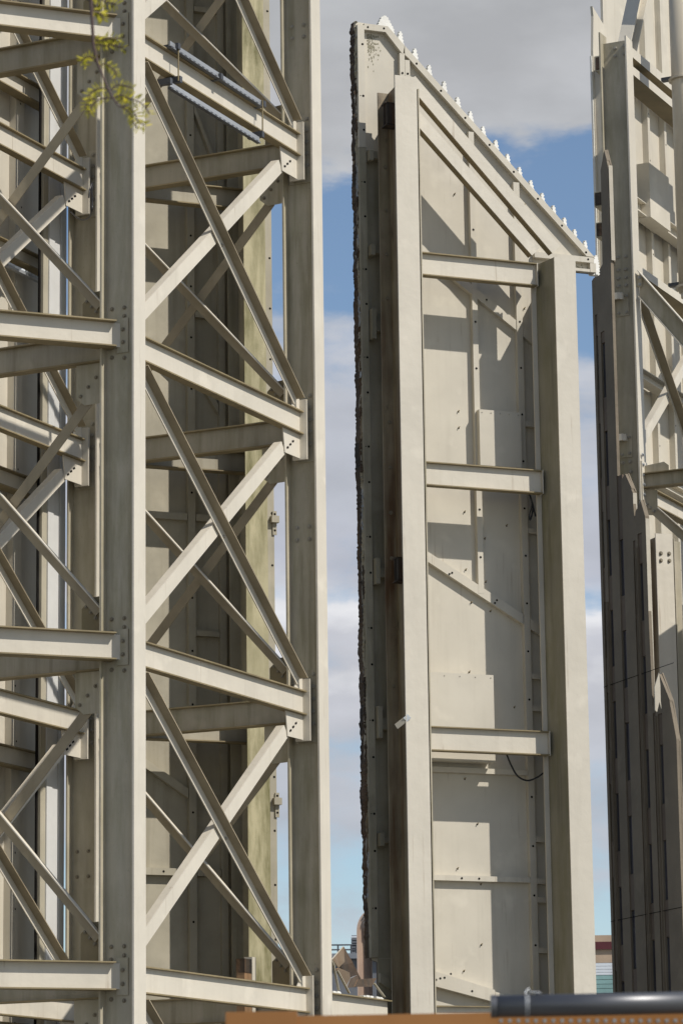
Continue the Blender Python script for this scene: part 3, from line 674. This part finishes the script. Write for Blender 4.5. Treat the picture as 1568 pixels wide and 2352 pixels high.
# truss braces in the plane of the truss
def tb(qa, qc, leg, outl, sgn, mats, n=cc3, u1=5.0, u0=None):
    a, c = T3.pix(qa, n), T3.pix(qc, n); c2 = ext(a, c, u1) if u1 else c
    if u0 is not None: a = ext(a, c, u0)
    return angle(T3, a, c2, n+.008*sgn, leg, outl, sgn, True, rt, mats)
tb(zd_(640, 0), zd_(1440, 2300), .06, .14, 1, ('steel', 'bracein'), u0=.1, u1=None)
tb(ze_(540, 380), zd_(1447, 960), .15, .11, -1, ('steel', 'brace'), u0=.1)
# H beam of the truss at the node
u, z1 = T3.pix(ze_(862, 1310), cc3+.07); _, z0 = T3.pix(ze_(870, 1690), cc3+.07)
b = MB(); b.ibeam(T3.P(.02, cc3, (z0+z1)/2), T3.P(5.2, cc3, (z0+z1)/2), z1-z0, .15); b.build('beam', ('steel', 'grime'), rt)
column(T3, 5.3, 0, -CZ, 18, rt)
# leaning brace above the column top
p, q = T3.pix(zf_(640, 690), cc3), T3.pix(zf_(800, 0), cc3); q2 = ext(p, q, p[0]+(q[0]-p[0])*1.7)
b = MB(); b.ibeam(T3.P(p[0], cc3, p[1]-.1), T3.P(q2[0], cc3, q2[1]), .26, .22, up=(d1.x, d1.y, 0), m_fl=0); b.build('brace', ('steel', 'web'), rt)

# cladding wall carried by the right tower
WR = -1.35
wallR = thing('cladding_wall', 'sunlit cream cladding wall with ribs and a cover box behind the right steel tower', 'cladding wall', T3.P(2.0, WR, -CZ), 'cladding walls behind the steel towers')
ru = lambda q: T3.pix(q, WR)
ul, ut1 = ru(za(195, 900))[0], ru(za(330, 20))[0]
zst = ru(za(215, 240))[1]
b = MB(); b.prism(T3, [(ul, 5.0), (7.0, 5.0), (7.0, 26), (ut1, 26), (ut1, zst), (ul+.03, zst+.15), (ul+.06, zst), (ul, zst-.6)], WR-.04, WR); b.build('panel', 'panel', wallR)
st = MB()
def rib(qa, qb, w_=.09, z0=5.0, z1=25.5):
    u = ru(qa)[0]; st.box(T3, u, u+w_, WR+.001, WR+.09, ru(qb)[1] if qb else z0, ru(qa)[1] if qa[1] > 30 else z1)
u_ = ul
st.box(T3, ul+.02, ul+.10, WR+.001, WR+.12, 5.0, zst-.7)
for q in (za(880, 1000), za(1120, 1000)):
    u = ru(q)[0]; st.box(T3, u, u+.10, WR+.001, WR+.10, 5.0, 25.8)
for k in range(3): u = ru(za(1120, 1000))[0]+.75*(k+1); st.box(T3, u, u+.10, WR+.001, WR+.10, 5.0, 25.8)
for k in range(14): st.hole(T3, ru(za(1120, 1000))[0]+.06, 8+k*.8, WR+.102, .015); st.hole(T3, ru(za(880, 1000))[0]+.06, 8.3+k*.8, WR+.102, .015)
st.build('stiffener', ('panel', 'hole'), wallR)
for (qa, qb) in ((zb_(840, 770), zb_(840, 960)), (zd_(470, 990), zd_(470, 1220)), (za(825, 1340), za(825, 1480)), (ze_(980, 1300), ze_(980, 1500))):
    z1 = ru(qa)[1]; z0 = ru(qb)[1]; u = ru(qa)[0]
    b = MB(); b.ibeam(T3.P(ul+.3, WR+.21, (z0+z1)/2), T3.P(7.0, WR+.21, (z0+z1)/2), z1-z0, .2, m_fl=0); b.build('girt', ('panel', 'grime'), wallR)
u0, z1 = T3.pix(zb_(1010, 30), WR+.38); u1, _ = T3.pix(zb_(1300, 230), WR+.38); _, z0 = T3.pix(zb_(1010, 810), WR+.38)
b = MB(); b.box(T3, u0, u1, WR+.11, WR+.38, z0, z1); b.build('cover_box', 'panel', wallR)
# junction pockets on the wall's left edge
for q in (za(215, 830), zb_(205, 470), zb_(230, 920)):
    u, z = T3.pix(q, WR+.12); b = MB(); b.box(T3, u+.0, u+.28, WR+.121, WR+.34, z-.24, z); b.box(T3, u-.02, u-.001, WR+.14, WR+.32, z-.22, z-.02, 1); b.build('cleat', ('web', 'burnt'), wallR)
b = MB(); b.box(T3, ul-.03, ul-.001, WR-.05, WR-.02, 9.2, zst-.7); b.build('edge_trim', 'white', wallR)
# ================================================================== dark pinnacled wall
fac = thing('pinnacled_facade', 'tall dark stepped facade with pinnacles and narrow windows, seen edge on at the right', 'building facade', H.P(0, 0, -CZ))
hp = lambda q, n=0: H.pix(q, n)
zr = Z(1420, 1150, 1.669)
TF = -.065
vl = hp((1366, 900))[0]; v1 = hp((1405, 900))[0]; v1b = hp(zg_(770, 200))[0]; v2 = hp(zg_(965, 900))[0]; v3 = hp(Z(1450, 1600, 4.704)(1025, 800))[0]
va = hp(za(350, 2190))[0]
A_ = lambda q: hp(q)
top1 = A_(za(352, 2190)); sh1 = A_(zb_(405, 60)); 
d_hi = A_(zb_(440, 1500)); d_lo = A_(zb_(470, 1600))
pin2 = A_(Z(1547, 1080, 9.04)(140, 930)); pin2r = A_(ze_(265, 1350)); pin2b = A_(ze_(285, 2080)); n1l = A_(ze_(0, 900)); n1r = A_(ze_(85, 1100))
pin3 = A_(ze_(485, 1520)); pin3r = A_(ze_(610, 1900)); pin3l = A_(ze_(370, 1800)); pin3b = A_(ze_(380, 2300))
zh_ = Z(1450, 1600, 4.704)
pin4 = A_(zh_(928, 385)); pin4r = A_(zh_(1010, 600)); pin4b = A_(zh_(875, 560))
vR = A_(zh_(1070, 1200))[0]; vRR = vR+.16
b1 = A_(zb_(300, 150))
poly = [(vl, -CZ), (vRR, -CZ), (vRR, A_(zh_(1090, 1200))[1]), (vR, A_(zh_(1040, 725))[1]), (pin4r[0], pin4r[1]), pin4, pin4b, (v2+.005, pin4b[1]-.4), (v2, pin3r[1]), pin3, pin3l, (v1b+.01, pin2b[1]-.1), (v1b, pin2r[1]), pin2, n1r, (v1+.02, n1l[1]), (v1+.01, d_lo[1]), (sh1[0]+.02, d_hi[1]), sh1, top1, b1, (b1[0]-.01, A_((1385, 600))[1]), (vl, A_((1366, 640))[1])]
DEP = .045
b = MB(); b.prism(H, poly, TF, -DEP, 0, 1); b.build('wall', ('facade', 'facade'), fac)
for (v, z1, z0) in ((sh1[0]+.018, sh1[1]-.02, d_hi[1]+.02), (v1+.016, d_lo[1]-.02, n1l[1]+.02), (v1b+.001, pin2r[1]-.03, pin2b[1]+.02), (v2+.001, pin3r[1]-.03, 3.0)):
    e = MB(); e.box(H, v+.002, v+.008, TF+.002, -.002, z0, z1); e.build('slab_edge', 'edge', fac)
# window columns sunk between raised strips of the dark face
W_ = lambda q: A_(q)[0]
chan = []                                            # (v0, v1, top of first window, height of glass, pitch, top of the channel)
def ch(q, wv, top, first): chan.append((W_(q), W_(q)+wv, top, first))
ch(zh_(303, 500), .075, A_((1372, 720))[1], A_(zg_(300, 490))[1]+2.64)
ch(zh_(366, 580), .13, A_((1385, 760))[1], A_(zg_(380, 610))[1]+2.64)
ch(zh_(510, 770), .15, A_(zg_(545, -60))[1], A_(zg_(555, 900))[1]+0)
ch(zh_(690, 980), .075, A_(zg_(775, 900))[1], A_(zg_(790, 1150))[1])
ch(zh_(746, 1040), .13, A_(zg_(840, 800))[1], A_(zg_(855, 1250))[1])
ch(zh_(866, 1200), .075, A_(zh_(866, 860))[1], A_(zh_(868, 1200))[1])
ch(zh_(923, 1250), .13, A_(zh_(905, 880))[1], A_(zh_(925, 1250))[1])
def topz(v):
    best = -9
    for i in range(len(poly)):
        (a, za1), (c, zc1) = poly[i], poly[(i+1) % len(poly)]
        if min(a, c) <= v <= max(a, c) and abs(c-a) > 1e-6: best = max(best, za1+(zc1-za1)*(v-a)/(c-a))
    return best
cuts = sorted(set([vl+.002, vR-.002, vRR-.003, v1, v1b, v2, pin4b[0], pin2[0], pin3[0], pin4[0], pin3l[0], sh1[0], top1[0], b1[0]]+[c for x in chan for c in x[:2]]))
for a, c in zip(cuts[:-1], cuts[1:]):
    if c-a < .006: continue
    zt_ = [topz(a+(c-a)*f) for f in (.04, .5, .96)]
    cov = [x for x in chan if x[0]-.001 <= a and c <= x[1]+.001]
    b = MB()
    if cov:
        lo_ = cov[0][2]
        if min(zt_) > lo_+.05: b.prism(H, [(a, lo_), (c, lo_), (c, zt_[2]-.02), (a, zt_[0]-.02)], -DEP, 0)
        else: continue
    else:
        b.prism(H, [(a, -CZ), (c, -CZ), (c, zt_[2]-.004), (a, zt_[0]-.004)], -DEP, 0)
    b.build('pilaster', 'facade', fac)
for (a, c, top, first) in chan:
    zf1 = first; k = 0
    while zf1 > -CZ+1.2:
        z0 = max(zf1-.80, -CZ)
        if zf1 < top+.01:
            b = MB(); b.box(H, a+.012, c-.012, -DEP+.002, -DEP+.008, z0, zf1); o = b.build('window', 'glass', fac)
            f = MB(); f.box(H, a+.001, a+.011, -DEP+.001, -DEP+.016, z0, zf1); f.box(H, c-.011, c-.001, -DEP+.001, -DEP+.016, z0, zf1); f.build('frame', 'facadegrey', o)
        s2 = MB(); s2.box(H, a+.001, c-.001, -DEP+.001, -.014, max(zf1-1.32+.01, -CZ), z0-.01); s2.build('spandrel', 'facadebrown', fac)
        zf1 -= 1.32
    if first < top-.05: s2 = MB(); s2.box(H, a+.001, c-.001, -DEP+.001, -.014, first+.01, top-.002); s2.build('spandrel', 'facadebrown', fac)
for (v, w_, z1) in ((W_(zh_(345, 560)), .014, 8.8), (W_(zh_(352, 560))+.012, .012, 8.8), (W_(zh_(725, 1000)), .013, A_(zg_(820, 1000))[1]), (W_(zh_(735, 1000))+.012, .012, A_(zg_(820, 1000))[1]), (W_(zh_(900, 1200)), .013, A_(zh_(890, 900))[1])):
    b = MB(); b.box(H, v, v+w_, .001, .022, -CZ, z1); b.build('rib', 'facade', fac)
for (zq, qa, qb) in ((7.6, 0, 1), (4.25, 0, 1)):
    b = MB(); b.box(H, vl+.003, vRR-.004, .0005, .004, zq-.008, zq); b.build('joint', 'hole', fac)
# column behind the facade, lower right
M2 = Frame(Vector((0, 0)), d2); gm = ray((1527, 1300)); gm = gm*(47.5/gm.y); M2 = Frame((gm.x, gm.y), d2)
low = thing('steel_column', 'cream box-topped column with four bolts beside the dark pinnacled wall, half in shadow', 'column', M2.P(0, 0, -CZ))
mtop = M2.pix(ze_(1100, 2310))[1]; ul_ = M2.pix(zg_(1110, 900))[0]; ur_ = M2.pix(zg_(1360, 900))[0]
b = MB(); b.box(M2, ul_, ur_, -.022, 0, -CZ, mtop, 0); b.box(M2, ul_, ur_, -.5, -.478, -CZ, mtop, 1); b.box(M2, (ul_+ur_)/2-.01, (ul_+ur_)/2+.01, -.479, -.021, -CZ, mtop, 1); o = b.build('column', ('steel', 'rusty'), low)
b = MB(); b.box(M2, ur_+.03, ur_+.23, -.25, -.22, -CZ, mtop-.05); b.box(M2, ur_+.03, ur_+.045, -.219, -.03, -CZ, mtop-.05); b.build('channel', 'web', low)
for q in (zg_(1185, 1080), zg_(1307, 1085), zg_(1187, 1185), zg_(1310, 1190)): u, z = M2.pix(q); bolt(o, M2.P(u, 0, z), V3(M2.n), .022, .026, 'boltrust')
b = MB(); b.prism(M2, [(.55, -CZ), (5.5, -CZ), (5.5, 13.2), (.55, 9.9)], 1.45, 1.5); b.build('panel', 'panel', low)  # unseen panel added off to the right to shade the column
gp_ = ray((1513, 1500)); gp_ = gp_*(45.6/gp_.y); MF = Frame((gp_.x, gp_.y), d2); gp_ = ray((1447, 1250)); gp_ = gp_*(46.9/gp_.y); MF2 = Frame((gp_.x, gp_.y), d2)
for (zz_, qs, m_) in ((zh_, [(928, 385), (943, 540), (947, 720), (957, 812), (932, 730), (905, 850), (882, 830), (880, 690), (874, 560)], 'edge'), (ze_, [(485, 1520), (515, 1700), (525, 2000), (500, 2150), (430, 2340), (385, 2250), (372, 1900), (400, 1780)], 'facadegrey')):
    fr = MF if m_ == 'edge' else MF2
    b = MB(); b.prism(fr, [fr.pix(zz_(*q)) for q in qs], -.02, 0); b.build('pinnacle', m_, fac)
# cream vent pipe at the right edge
nP = .45
pu, pz = T3.pix(zb_(1360, 1880), nP); r = .20
vent = thing('vent_pipe', 'cream round pipe with flanged end hanging at the right edge beside the steel tower', 'pipe', T3.P(pu, nP, pz))
pc = T3.pix((1545.5, 300), nP)[0]; c_ = T3.P(pc, nP, 0); rv = Vector((1, 0, 0)); c_ = c_+rv*r
b = MB(); b.cyl(Vector((c_.x, c_.y, pz+CZ)), Vector((c_.x, c_.y, 22)), r, 40); b.build('pipe', 'pipe', vent, True)
for zz_, rr, hh in ((T3.pix(zf_(1380, 1320), nP)[1]-.02, r+.045, .03), (pz+.05, r+.05, .035), (pz-.08, r-.03, .14)):
    b = MB(); b.cyl(Vector((c_.x, c_.y, zz_+CZ)), Vector((c_.x, c_.y, zz_+CZ+hh)), rr, 40); b.build('flange', 'pipe', vent)
for zz_ in (T3.pix(zf_(1380, 1320), nP)[1], pz+.1):
    b = MB(); b.bar(Vector((c_.x, c_.y, zz_+CZ+.05))-V3(nn1)*.36, Vector((c_.x, c_.y, zz_+CZ+.05))-V3(nn1)*.19, (0, 0, 1), .10, .05); b.build('bracket', 'strutdark', vent)

# ================================================================== low link beam and torn steel between the towers
kz = Z(780, 2200, 4.9)
LK = Frame(T1.xy(4.70, -.30), d1)
link = thing('link_beam', 'low cream steel beam with a flaking top flange, joining braced tower and gable tower', 'beam', LK.P(0, 0, LK.pix(kz(240, 1380))[1]+CZ-CZ))
zt = LK.pix(kz(235, 1385), .07)[1]; hb = .36
b = MB(); b.ibeam(LK.P(.02, 0, zt-hb/2), LK.P(2.35, 0, zt-hb/2), hb, .15); 
b.build('beam', ('steel', 'grime'), link)
b = MB()
for k in range(40):
    u = random.choice([random.uniform(.1, .9), random.uniform(1.5, 2.2)]); b.box(LK, u, u+random.uniform(.03, .1), random.uniform(-.05, .0), random.uniform(.02, .07), zt+.001, zt+random.uniform(.006, .03))
b.build('debris', ('white',), link)['kind'] = 'stuff'
torn = thing('torn_steel', 'rusty torch-cut steel plates and bent scraps lying on the low link beam', 'scrap steel', LK.P(.8, 0, zt+CZ-CZ))
kp = lambda x, y, n: (lambda uz: LK.P(uz[0], n, uz[1]))(LK.pix(kz(x, y), n))
def slab(qs, n, th, m, name):
    b = MB(); pts = [kp(x, y, nn) for (x, y, nn) in qs]; off = V3(nn1)*-th
    b.face(pts, 0); b.face([p+off for p in pts][::-1], 0)
    for i in range(len(pts)): j = (i+1) % len(pts); b.face([pts[j], pts[i], pts[i]+off, pts[j]+off], 1)
    b.build(name, m, torn)
slab([(250, 980, -.02), (390, 820, -.1), (400, 1010, -.02), (330, 1080, .0)], 0, .02, ('scrap', 'panel'), 'plate')
slab([(390, 825, -.1), (500, 1020, -.02), (595, 1215, .02), (470, 1215, -.03), (340, 1060, -.06)], 0, .02, ('burnt', 'scrap'), 'plate')
slab([(330, 1085, .02), (460, 1140, .02), (470, 1225, .03), (430, 1310, .03), (300, 1100, .03)], 0, .02, ('scrap', 'wood'), 'plate')
slab([(470, 1215, .03), (570, 1165, .0), (600, 1215, .0), (545, 1320, .03), (425, 1330, .05)], 0, .03, ('torn', 'galv'), 'plate')
slab([(560, 1225, .02), (790, 1210, .05), (730, 1315, .05), (520, 1315, .04)], 0, .02, ('torn', 'wood'), 'plate')
for (a, c) in (((265, 1070, .02), (325, 1360, .02)), ((310, 1120, .03), (455, 1395, .05)), ((760, 1275, .05), (885, 1440, .05)), ((240, 1000, .02), (270, 1075, .02))):
    b = MB(); b.bar(kp(*a), kp(*c), V3(nn1), .012, .03); b.build('strip', 'panelold', torn)
st_ = MB(); qz = Z(350, 2100, 3.136); SB = Frame(T1.xy(4.68, -1.2), -nn1)
u0, z1 = T1.pix(qz(790, 915), -1.0); u1, _ = T1.pix(qz(873, 915), -1.0); zf = 2.2
stub = thing('burnt_stub', 'short rust brown burnt stub standing behind the lowest beam of the left tower', 'steel stub', T1.P((u0+u1)/2, -1.0, zf+CZ))
st_.box(T1, u0, u0+(u1-u0)*.65, -1.06, -.95, zf, z1-.05, 0); st_.box(T1, u0+(u1-u0)*.65+.001, u1, -1.05, -.94, zf, z1, 1); st_.build('post', ('wood', 'panel'), stub)
b = MB(); b.box(T1, u0-.004, u1-.02, -1.065, -.945, z1-.2, z1-.03); b.build('charred_top', 'burnt', stub)
b = MB(); b.box(T1, u0-.3, u1+.3, -1.2, -.8, zf-.08, zf); b.box(T1, u0, u1, -1.06, -.95, -CZ, zf-.081); b.build('base', 'web', stub)
# cables
def cable(pts, label, r=.012):
    P_ = [Vector(p) for p in pts]; o = MB()
    # smooth with Catmull-Rom
    q = []
    for i in range(len(P_)-1):
        a, b_, c, d = P_[max(i-1, 0)], P_[i], P_[i+1], P_[min(i+2, len(P_)-1)]
        for k in range(8):
            t = k/8; q.append(.5*((2*b_)+(c-a)*t+(2*a-5*b_+4*c-d)*t*t+(3*b_-a-3*c+d)*t**3))
    q.append(P_[-1]); o.tube(q, r, 6); ob = o.build('cable', 'cable'); ob['label'] = label; ob['category'] = 'cable'; ob['group'] = 'black cables hanging in the steel frames'; return ob
gq = lambda x, y, n: (lambda uz: G.P(uz[0], n, uz[1]))(G.pix(Z(847, 1700, 1.8233)(x, y), n))
cable([gq(762, 335, -.62), gq(785, 390, -.66), gq(815, 440, -.68), gq(860, 460, -.66), gq(905, 445, -.62), gq(932, 425, -.6)], 'black cable sagging from the lowest visible crossbeam of the gable tower')
g5 = lambda x, y, n: (lambda uz: G.P(uz[0], n, uz[1]))(G.pix(Z(847, 850, 1.8233)(x, y), n))
cable([g5(862, 690, -.6), g5(880, 745, -.6), g5(868, 800, -.6), g5(872, 820, -.6), g5(885, 770, -.6), g5(880, 740, -.6), g5(890, 780, -.6), g5(897, 805, -.6)], 'black cable coiled in a small loop under the middle crossbeam of the gable tower', .011)
z2 = Z(0, 450, 3.92); tq = lambda x, y, n: t1p(z2(x, y), n)
nC = -.48
cable([tq(690, 310, nC-2.4), tq(760, 370, nC-1.6), tq(820, 388, nC-.8), tq(875, 360, nC-.3), tq(900, 300, nC), tq(905, 200, nC), tq(900, 110, nC), tq(905, 30, nC), tq(880, 90, nC), tq(870, 170, nC)], 'black cable looping behind the thick left column at the bolted joint', .010)

# ================================================================== background
def far(x, y, d): g_ = ray((x, y)); return g_*(d/g_.y)+Vector((0, 0, CZ))
def fbox(x0, y0, x1, y1, d, dep, m, name, parent, base=False):
    a, c = far(x0, y0, d), far(x1, y1, d); b = MB(); FB = Frame((0, d), (1, 0))
    z1, z0 = a.z-CZ, (c.z-CZ if not base else -CZ)
    b.box(FB, a.x, c.x, -dep, 0, z0, z1); return b.build(name, m, parent)
bl = thing('building', 'low dark grey flat roofed building behind the torn gable edge', 'building', (far(790, 2290, 90).x, 95, 0))
fbox(690, 2200, 1010, 2300, 90, 12, 'roofgrey', 'wall', bl, True)
fbox(680, 2192, 1020, 2199.5, 89.8, 12.4, 'louvre', 'parapet', bl)
lv = thing('louvre_unit', 'small grey louvred plant unit on the roof beside the ribbed duct', 'plant unit', (far(820, 2190, 88).x, 92, far(820, 2191.8, 89.8).z))
fbox(807, 2149, 838, 2191.8, 91, 2, 'louvre', 'casing', lv)
for k in range(7): fbox(806, 2151+k*6, 839, 2154+k*6, 90.85, .1, 'whiteslat' if k == 0 else 'roofgrey', 'slat', lv)
rl = thing('roof_railing', 'thin dark roof railing left of the grey plant unit', 'railing', (far(780, 2190, 90).x, 90.5, far(780, 2191.8, 89.8).z))
for y in (2172, 2183): 
    b = MB(); b.cyl(far(700, y, 90.4), far(822, y-1, 90.4), .02, 8); b.build('rail', 'strutdark', rl)
for x in (705, 740, 776, 806, 818): 
    b = MB(); b.cyl(far(x, 2192, 90.4), far(x, 2171.5, 90.4), .022, 8); b.build('post', 'strutdark', rl)
dc = thing('ribbed_duct', 'pinkish beige ribbed arched duct standing behind the torn edge of the gable tower', 'duct', far(835, 2205, 70))
pr = far(844, 2160, 70); pl_ = far(819, 2160, 70); Rr = (pr.x-pl_.x)
cx = pr.x+.15; Rr = cx-pl_.x; zc = far(830, 2140, 70).z; zb0 = far(830, 2203, 70).z; b = MB()
def arc(R, y): 
    return [Vector((cx-R, y, 0))]+[Vector((cx-R*math.cos(t), y, zc+R*1.25*math.sin(t))) for t in [math.pi*k/24 for k in range(25)]]+[Vector((cx+R, y, 0))]
ys = []
for k in range(13):
    R_ = Rr-.032*k; y0 = 70+k*.10
    if R_ < .06: break
    p, q, pi_ = arc(R_, y0), arc(R_, y0+.10), arc(R_-.026, y0)
    pj = arc(R_-.032, y0+.03)
    for i in range(len(p)-1):
        b.face([p[i], p[i+1], q[i+1], q[i]], 0); b.face([p[i+1], p[i], pi_[i], pi_[i+1]], 0); b.face([pi_[i+1], pi_[i], pj[i], pj[i+1]], 1)
b.build('shell', ('duct', 'wood'), dc)
tb_ = thing('building', 'tan building with maroon band glimpsed between the gable tower and the dark facade', 'building', (far(1390, 2280, 120).x, 125, 0))
fbox(1300, 2150, 1480, 2352, 120, 10, 'tan', 'wall', tb_, True)
fbox(1299, 2165, 1481, 2180, 119.9, .09, 'maroon', 'band', tb_)
te_ = thing('slatted_screen', 'white over teal slatted screen low in the gap beside the dark facade', 'screen', (far(1390, 2280, 100).x, 100, 0))
for k in range(4): fbox(1330, 2214+k*7.2, 1470, 2218.6+k*7.2, 100, .1, 'whiteslat', 'white_slat', te_)
for k in range(4): fbox(1330, 2241+k*10.3, 1470, 2250.4+k*10.3, 100, .1, 'teal', 'teal_slat', te_)
fbox(1331, 2211, 1334, 2352, 100.15, .04, 'louvre', 'post', te_, True); fbox(1466, 2211, 1469, 2352, 100.15, .04, 'louvre', 'post', te_, True)
fbox(1330, 2213, 1470, 2284, 100.2, .03, 'roofgrey', 'backing', te_)

# ================================================================== foreground: orange beam and chrome tube, out of focus
dF = 7.7
FF = Frame((0, dF), (1, 0))
ob_ = thing('orange_beam', 'blurred orange steel machine beam across the bottom of the picture in front of everything', 'machine beam', (.8, dF, 0))
pa, pb_ = far(521, 2342, dF), far(1125, 2327, dF); sl_ = (pb_.z-pa.z)/(pb_.x-pa.x)
pe = Vector((1.6, dF, pb_.z+(1.6-pb_.x)*sl_-.012))
b = MB(); b.bar(pa-Vector((0, 0, .11)), pe-Vector((0, 0, .11)), (0, 0, 1), .14, .22); b.build('body', 'orange', ob_)
b = MB(); b.bar(Vector((pa.x-.0, dF+.02, pa.z-.10)), Vector((pa.x+.16, dF+.02, pa.z-.10)), (0, 0, 1), .20, .222); b.build('end_cap', 'orange', ob_)
for k in range(22):
    t = .62+k*.017*1.0; q = pa+(pe-pa)*0; x = far(1150+k*20, 2346, dF-.1); b = MB(); b.cyl(x+Vector((0, .02, 0)), x+Vector((0, -.012, 0)), .0045, 8); b.build('rivet', 'galv', ob_)
for x in (.2, 1.3): b = MB(); b.box(FF, x, x+.12, -.06, .06, -CZ, pa.z-CZ-.22); b.build('leg', 'orange', ob_)
tbx = thing('steel_tube', 'blurred dark chrome tube with a wire tie lying above the orange beam at lower right', 'tube', far(1130, 2312, dF-.15))
p0, p1 = far(1128, 2313, dF-.16), far(1640, 2303, dF-.16)
b = MB(); b.cyl(p0, p1, .0245, 32); b.build('tube', 'tube', tbx, True)
b = MB(); b.cyl(p0-Vector((.0012, 0, 0)), p0+Vector((.012, 0, 0)), .0252, 32); b.build('collar', 'tube', tbx)
t0 = far(1205, 2311, dF-.16); b = MB()
for k in range(2): b.cyl(t0+Vector((k*.006, 0, 0)), t0+Vector((k*.006+.003, 0, 0)), .0262, 24)
b.tube([t0+Vector((0, -.02, .024)), t0+Vector((.003, -.015, .032)), t0+Vector((.009, -.01, .037)), t0+Vector((.012, -.01, .029)), t0+Vector((.036, -.01, .027))], .0022); b.build('wire_tie', 'galv', tbx)

# ================================================================== twig hanging into the top left corner
dT = 8.6
tw = thing('twig', 'thin brown twig with curled yellow green feathery leaves hanging at the top left', 'twig', far(215, 0, dT))
tp = lambda x, y, dd=0: far(x, y, dT+dd)
zt1 = Z(0, 0, 3.92)
S1 = [(870, -420), (885, -120), (895, 60), (905, 250), (915, 440), (950, 600), (990, 700), (1060, 870), (1110, 960), (1165, 1045)]
pts = [tp(*zt1(x, y)) for x, y in S1]
b = MB(); b.tube(pts, [.006, .0055, .005, .0048, .0045, .004, .0035, .003, .0026, .002], 8); b.build('stem', 'stem', tw, True)
def frond(path, wl, seed, rowg=11, dd=0):
    rnd = random.Random(seed); P_ = [tp(*zt1(x, y), dd) for x, y in path]; q = []
    for i in range(len(P_)-1):
        a, b_, c, d = P_[max(i-1, 0)], P_[i], P_[i+1], P_[min(i+2, len(P_)-1)]
        for k in range(max(3, 11//(len(P_)-1))):
            t = k/(max(3, 11//(len(P_)-1))); q.append(.5*((2*b_)+(c-a)*t+(2*a-5*b_+4*c-d)*t*t+(3*b_-a-3*c+d)*t**3))
    q.append(P_[-1]); m = MB(); m.tube(q, .0018, 5, 1)
    for i in range(1, len(q)):
        ax = (q[i]-q[i-1]).normalized(); sd = ax.cross(Vector((0, 1, 0))).normalized(); f = i/len(q)
        for s in (-1, 1):
            L = wl*.92*(1.05-.6*abs(f-.45))*rnd.uniform(.75, 1.15); dr = (sd*s*rnd.uniform(.75, 1.0)+ax*rnd.uniform(.35, .7)+Vector((0, rnd.uniform(-.5, .5), rnd.uniform(-.15, .1)))).normalized()
            wv = dr.cross(Vector((rnd.uniform(-.3, .3), 1, rnd.uniform(-.3, .3)))).normalized()*L*.085; p = q[i]
            m.face([p, p+dr*L*.35+wv, p+dr*L*.75+wv*.8, p+dr*L, p+dr*L*.75-wv*.8, p+dr*L*.35-wv], 0)
    return m.build('leaf', ('leaf', 'stem'), tw)
frond([(885, -60), (940, -40), (1030, 10), (1135, 35)], .034, 1); pass
frond([(900, 90), (950, 110), (1000, 150), (1010, 190)], .030, 3); pass
frond([(912, 380), (980, 390), (1080, 375), (1180, 370)], .026, 4); frond([(915, 420), (1000, 440), (1100, 440), (1205, 465)], .026, 5); pass
frond([(935, 600), (900, 560), (850, 560), (810, 590), (845, 640)], .024, 7); frond([(975, 650), (1020, 620), (1080, 650), (1130, 700), (1140, 740)], .024, 8); pass
frond([(1065, 880), (1000, 860), (930, 880), (880, 920), (870, 960)], .024, 9); frond([(1100, 960), (1000, 960), (920, 1010), (880, 1090)], .026, 10); frond([(930, 970), (860, 990), (840, 1050), (880, 1110)], .024, 11)
frond([(1085, 880), (1150, 830), (1230, 840), (1300, 860)], .022, 12); frond([(1140, 1010), (1200, 960), (1300, 970), (1400, 1020), (1465, 1110)], .030, 13); frond([(1165, 1045), (1250, 1040), (1320, 1110), (1350, 1180), (1420, 1230)], .030, 14); pass; frond([(1200, 1050), (1270, 1100), (1300, 1180), (1350, 1260)], .024, 16); frond([(1110, 960), (1180, 930), (1250, 950)], .026, 17)
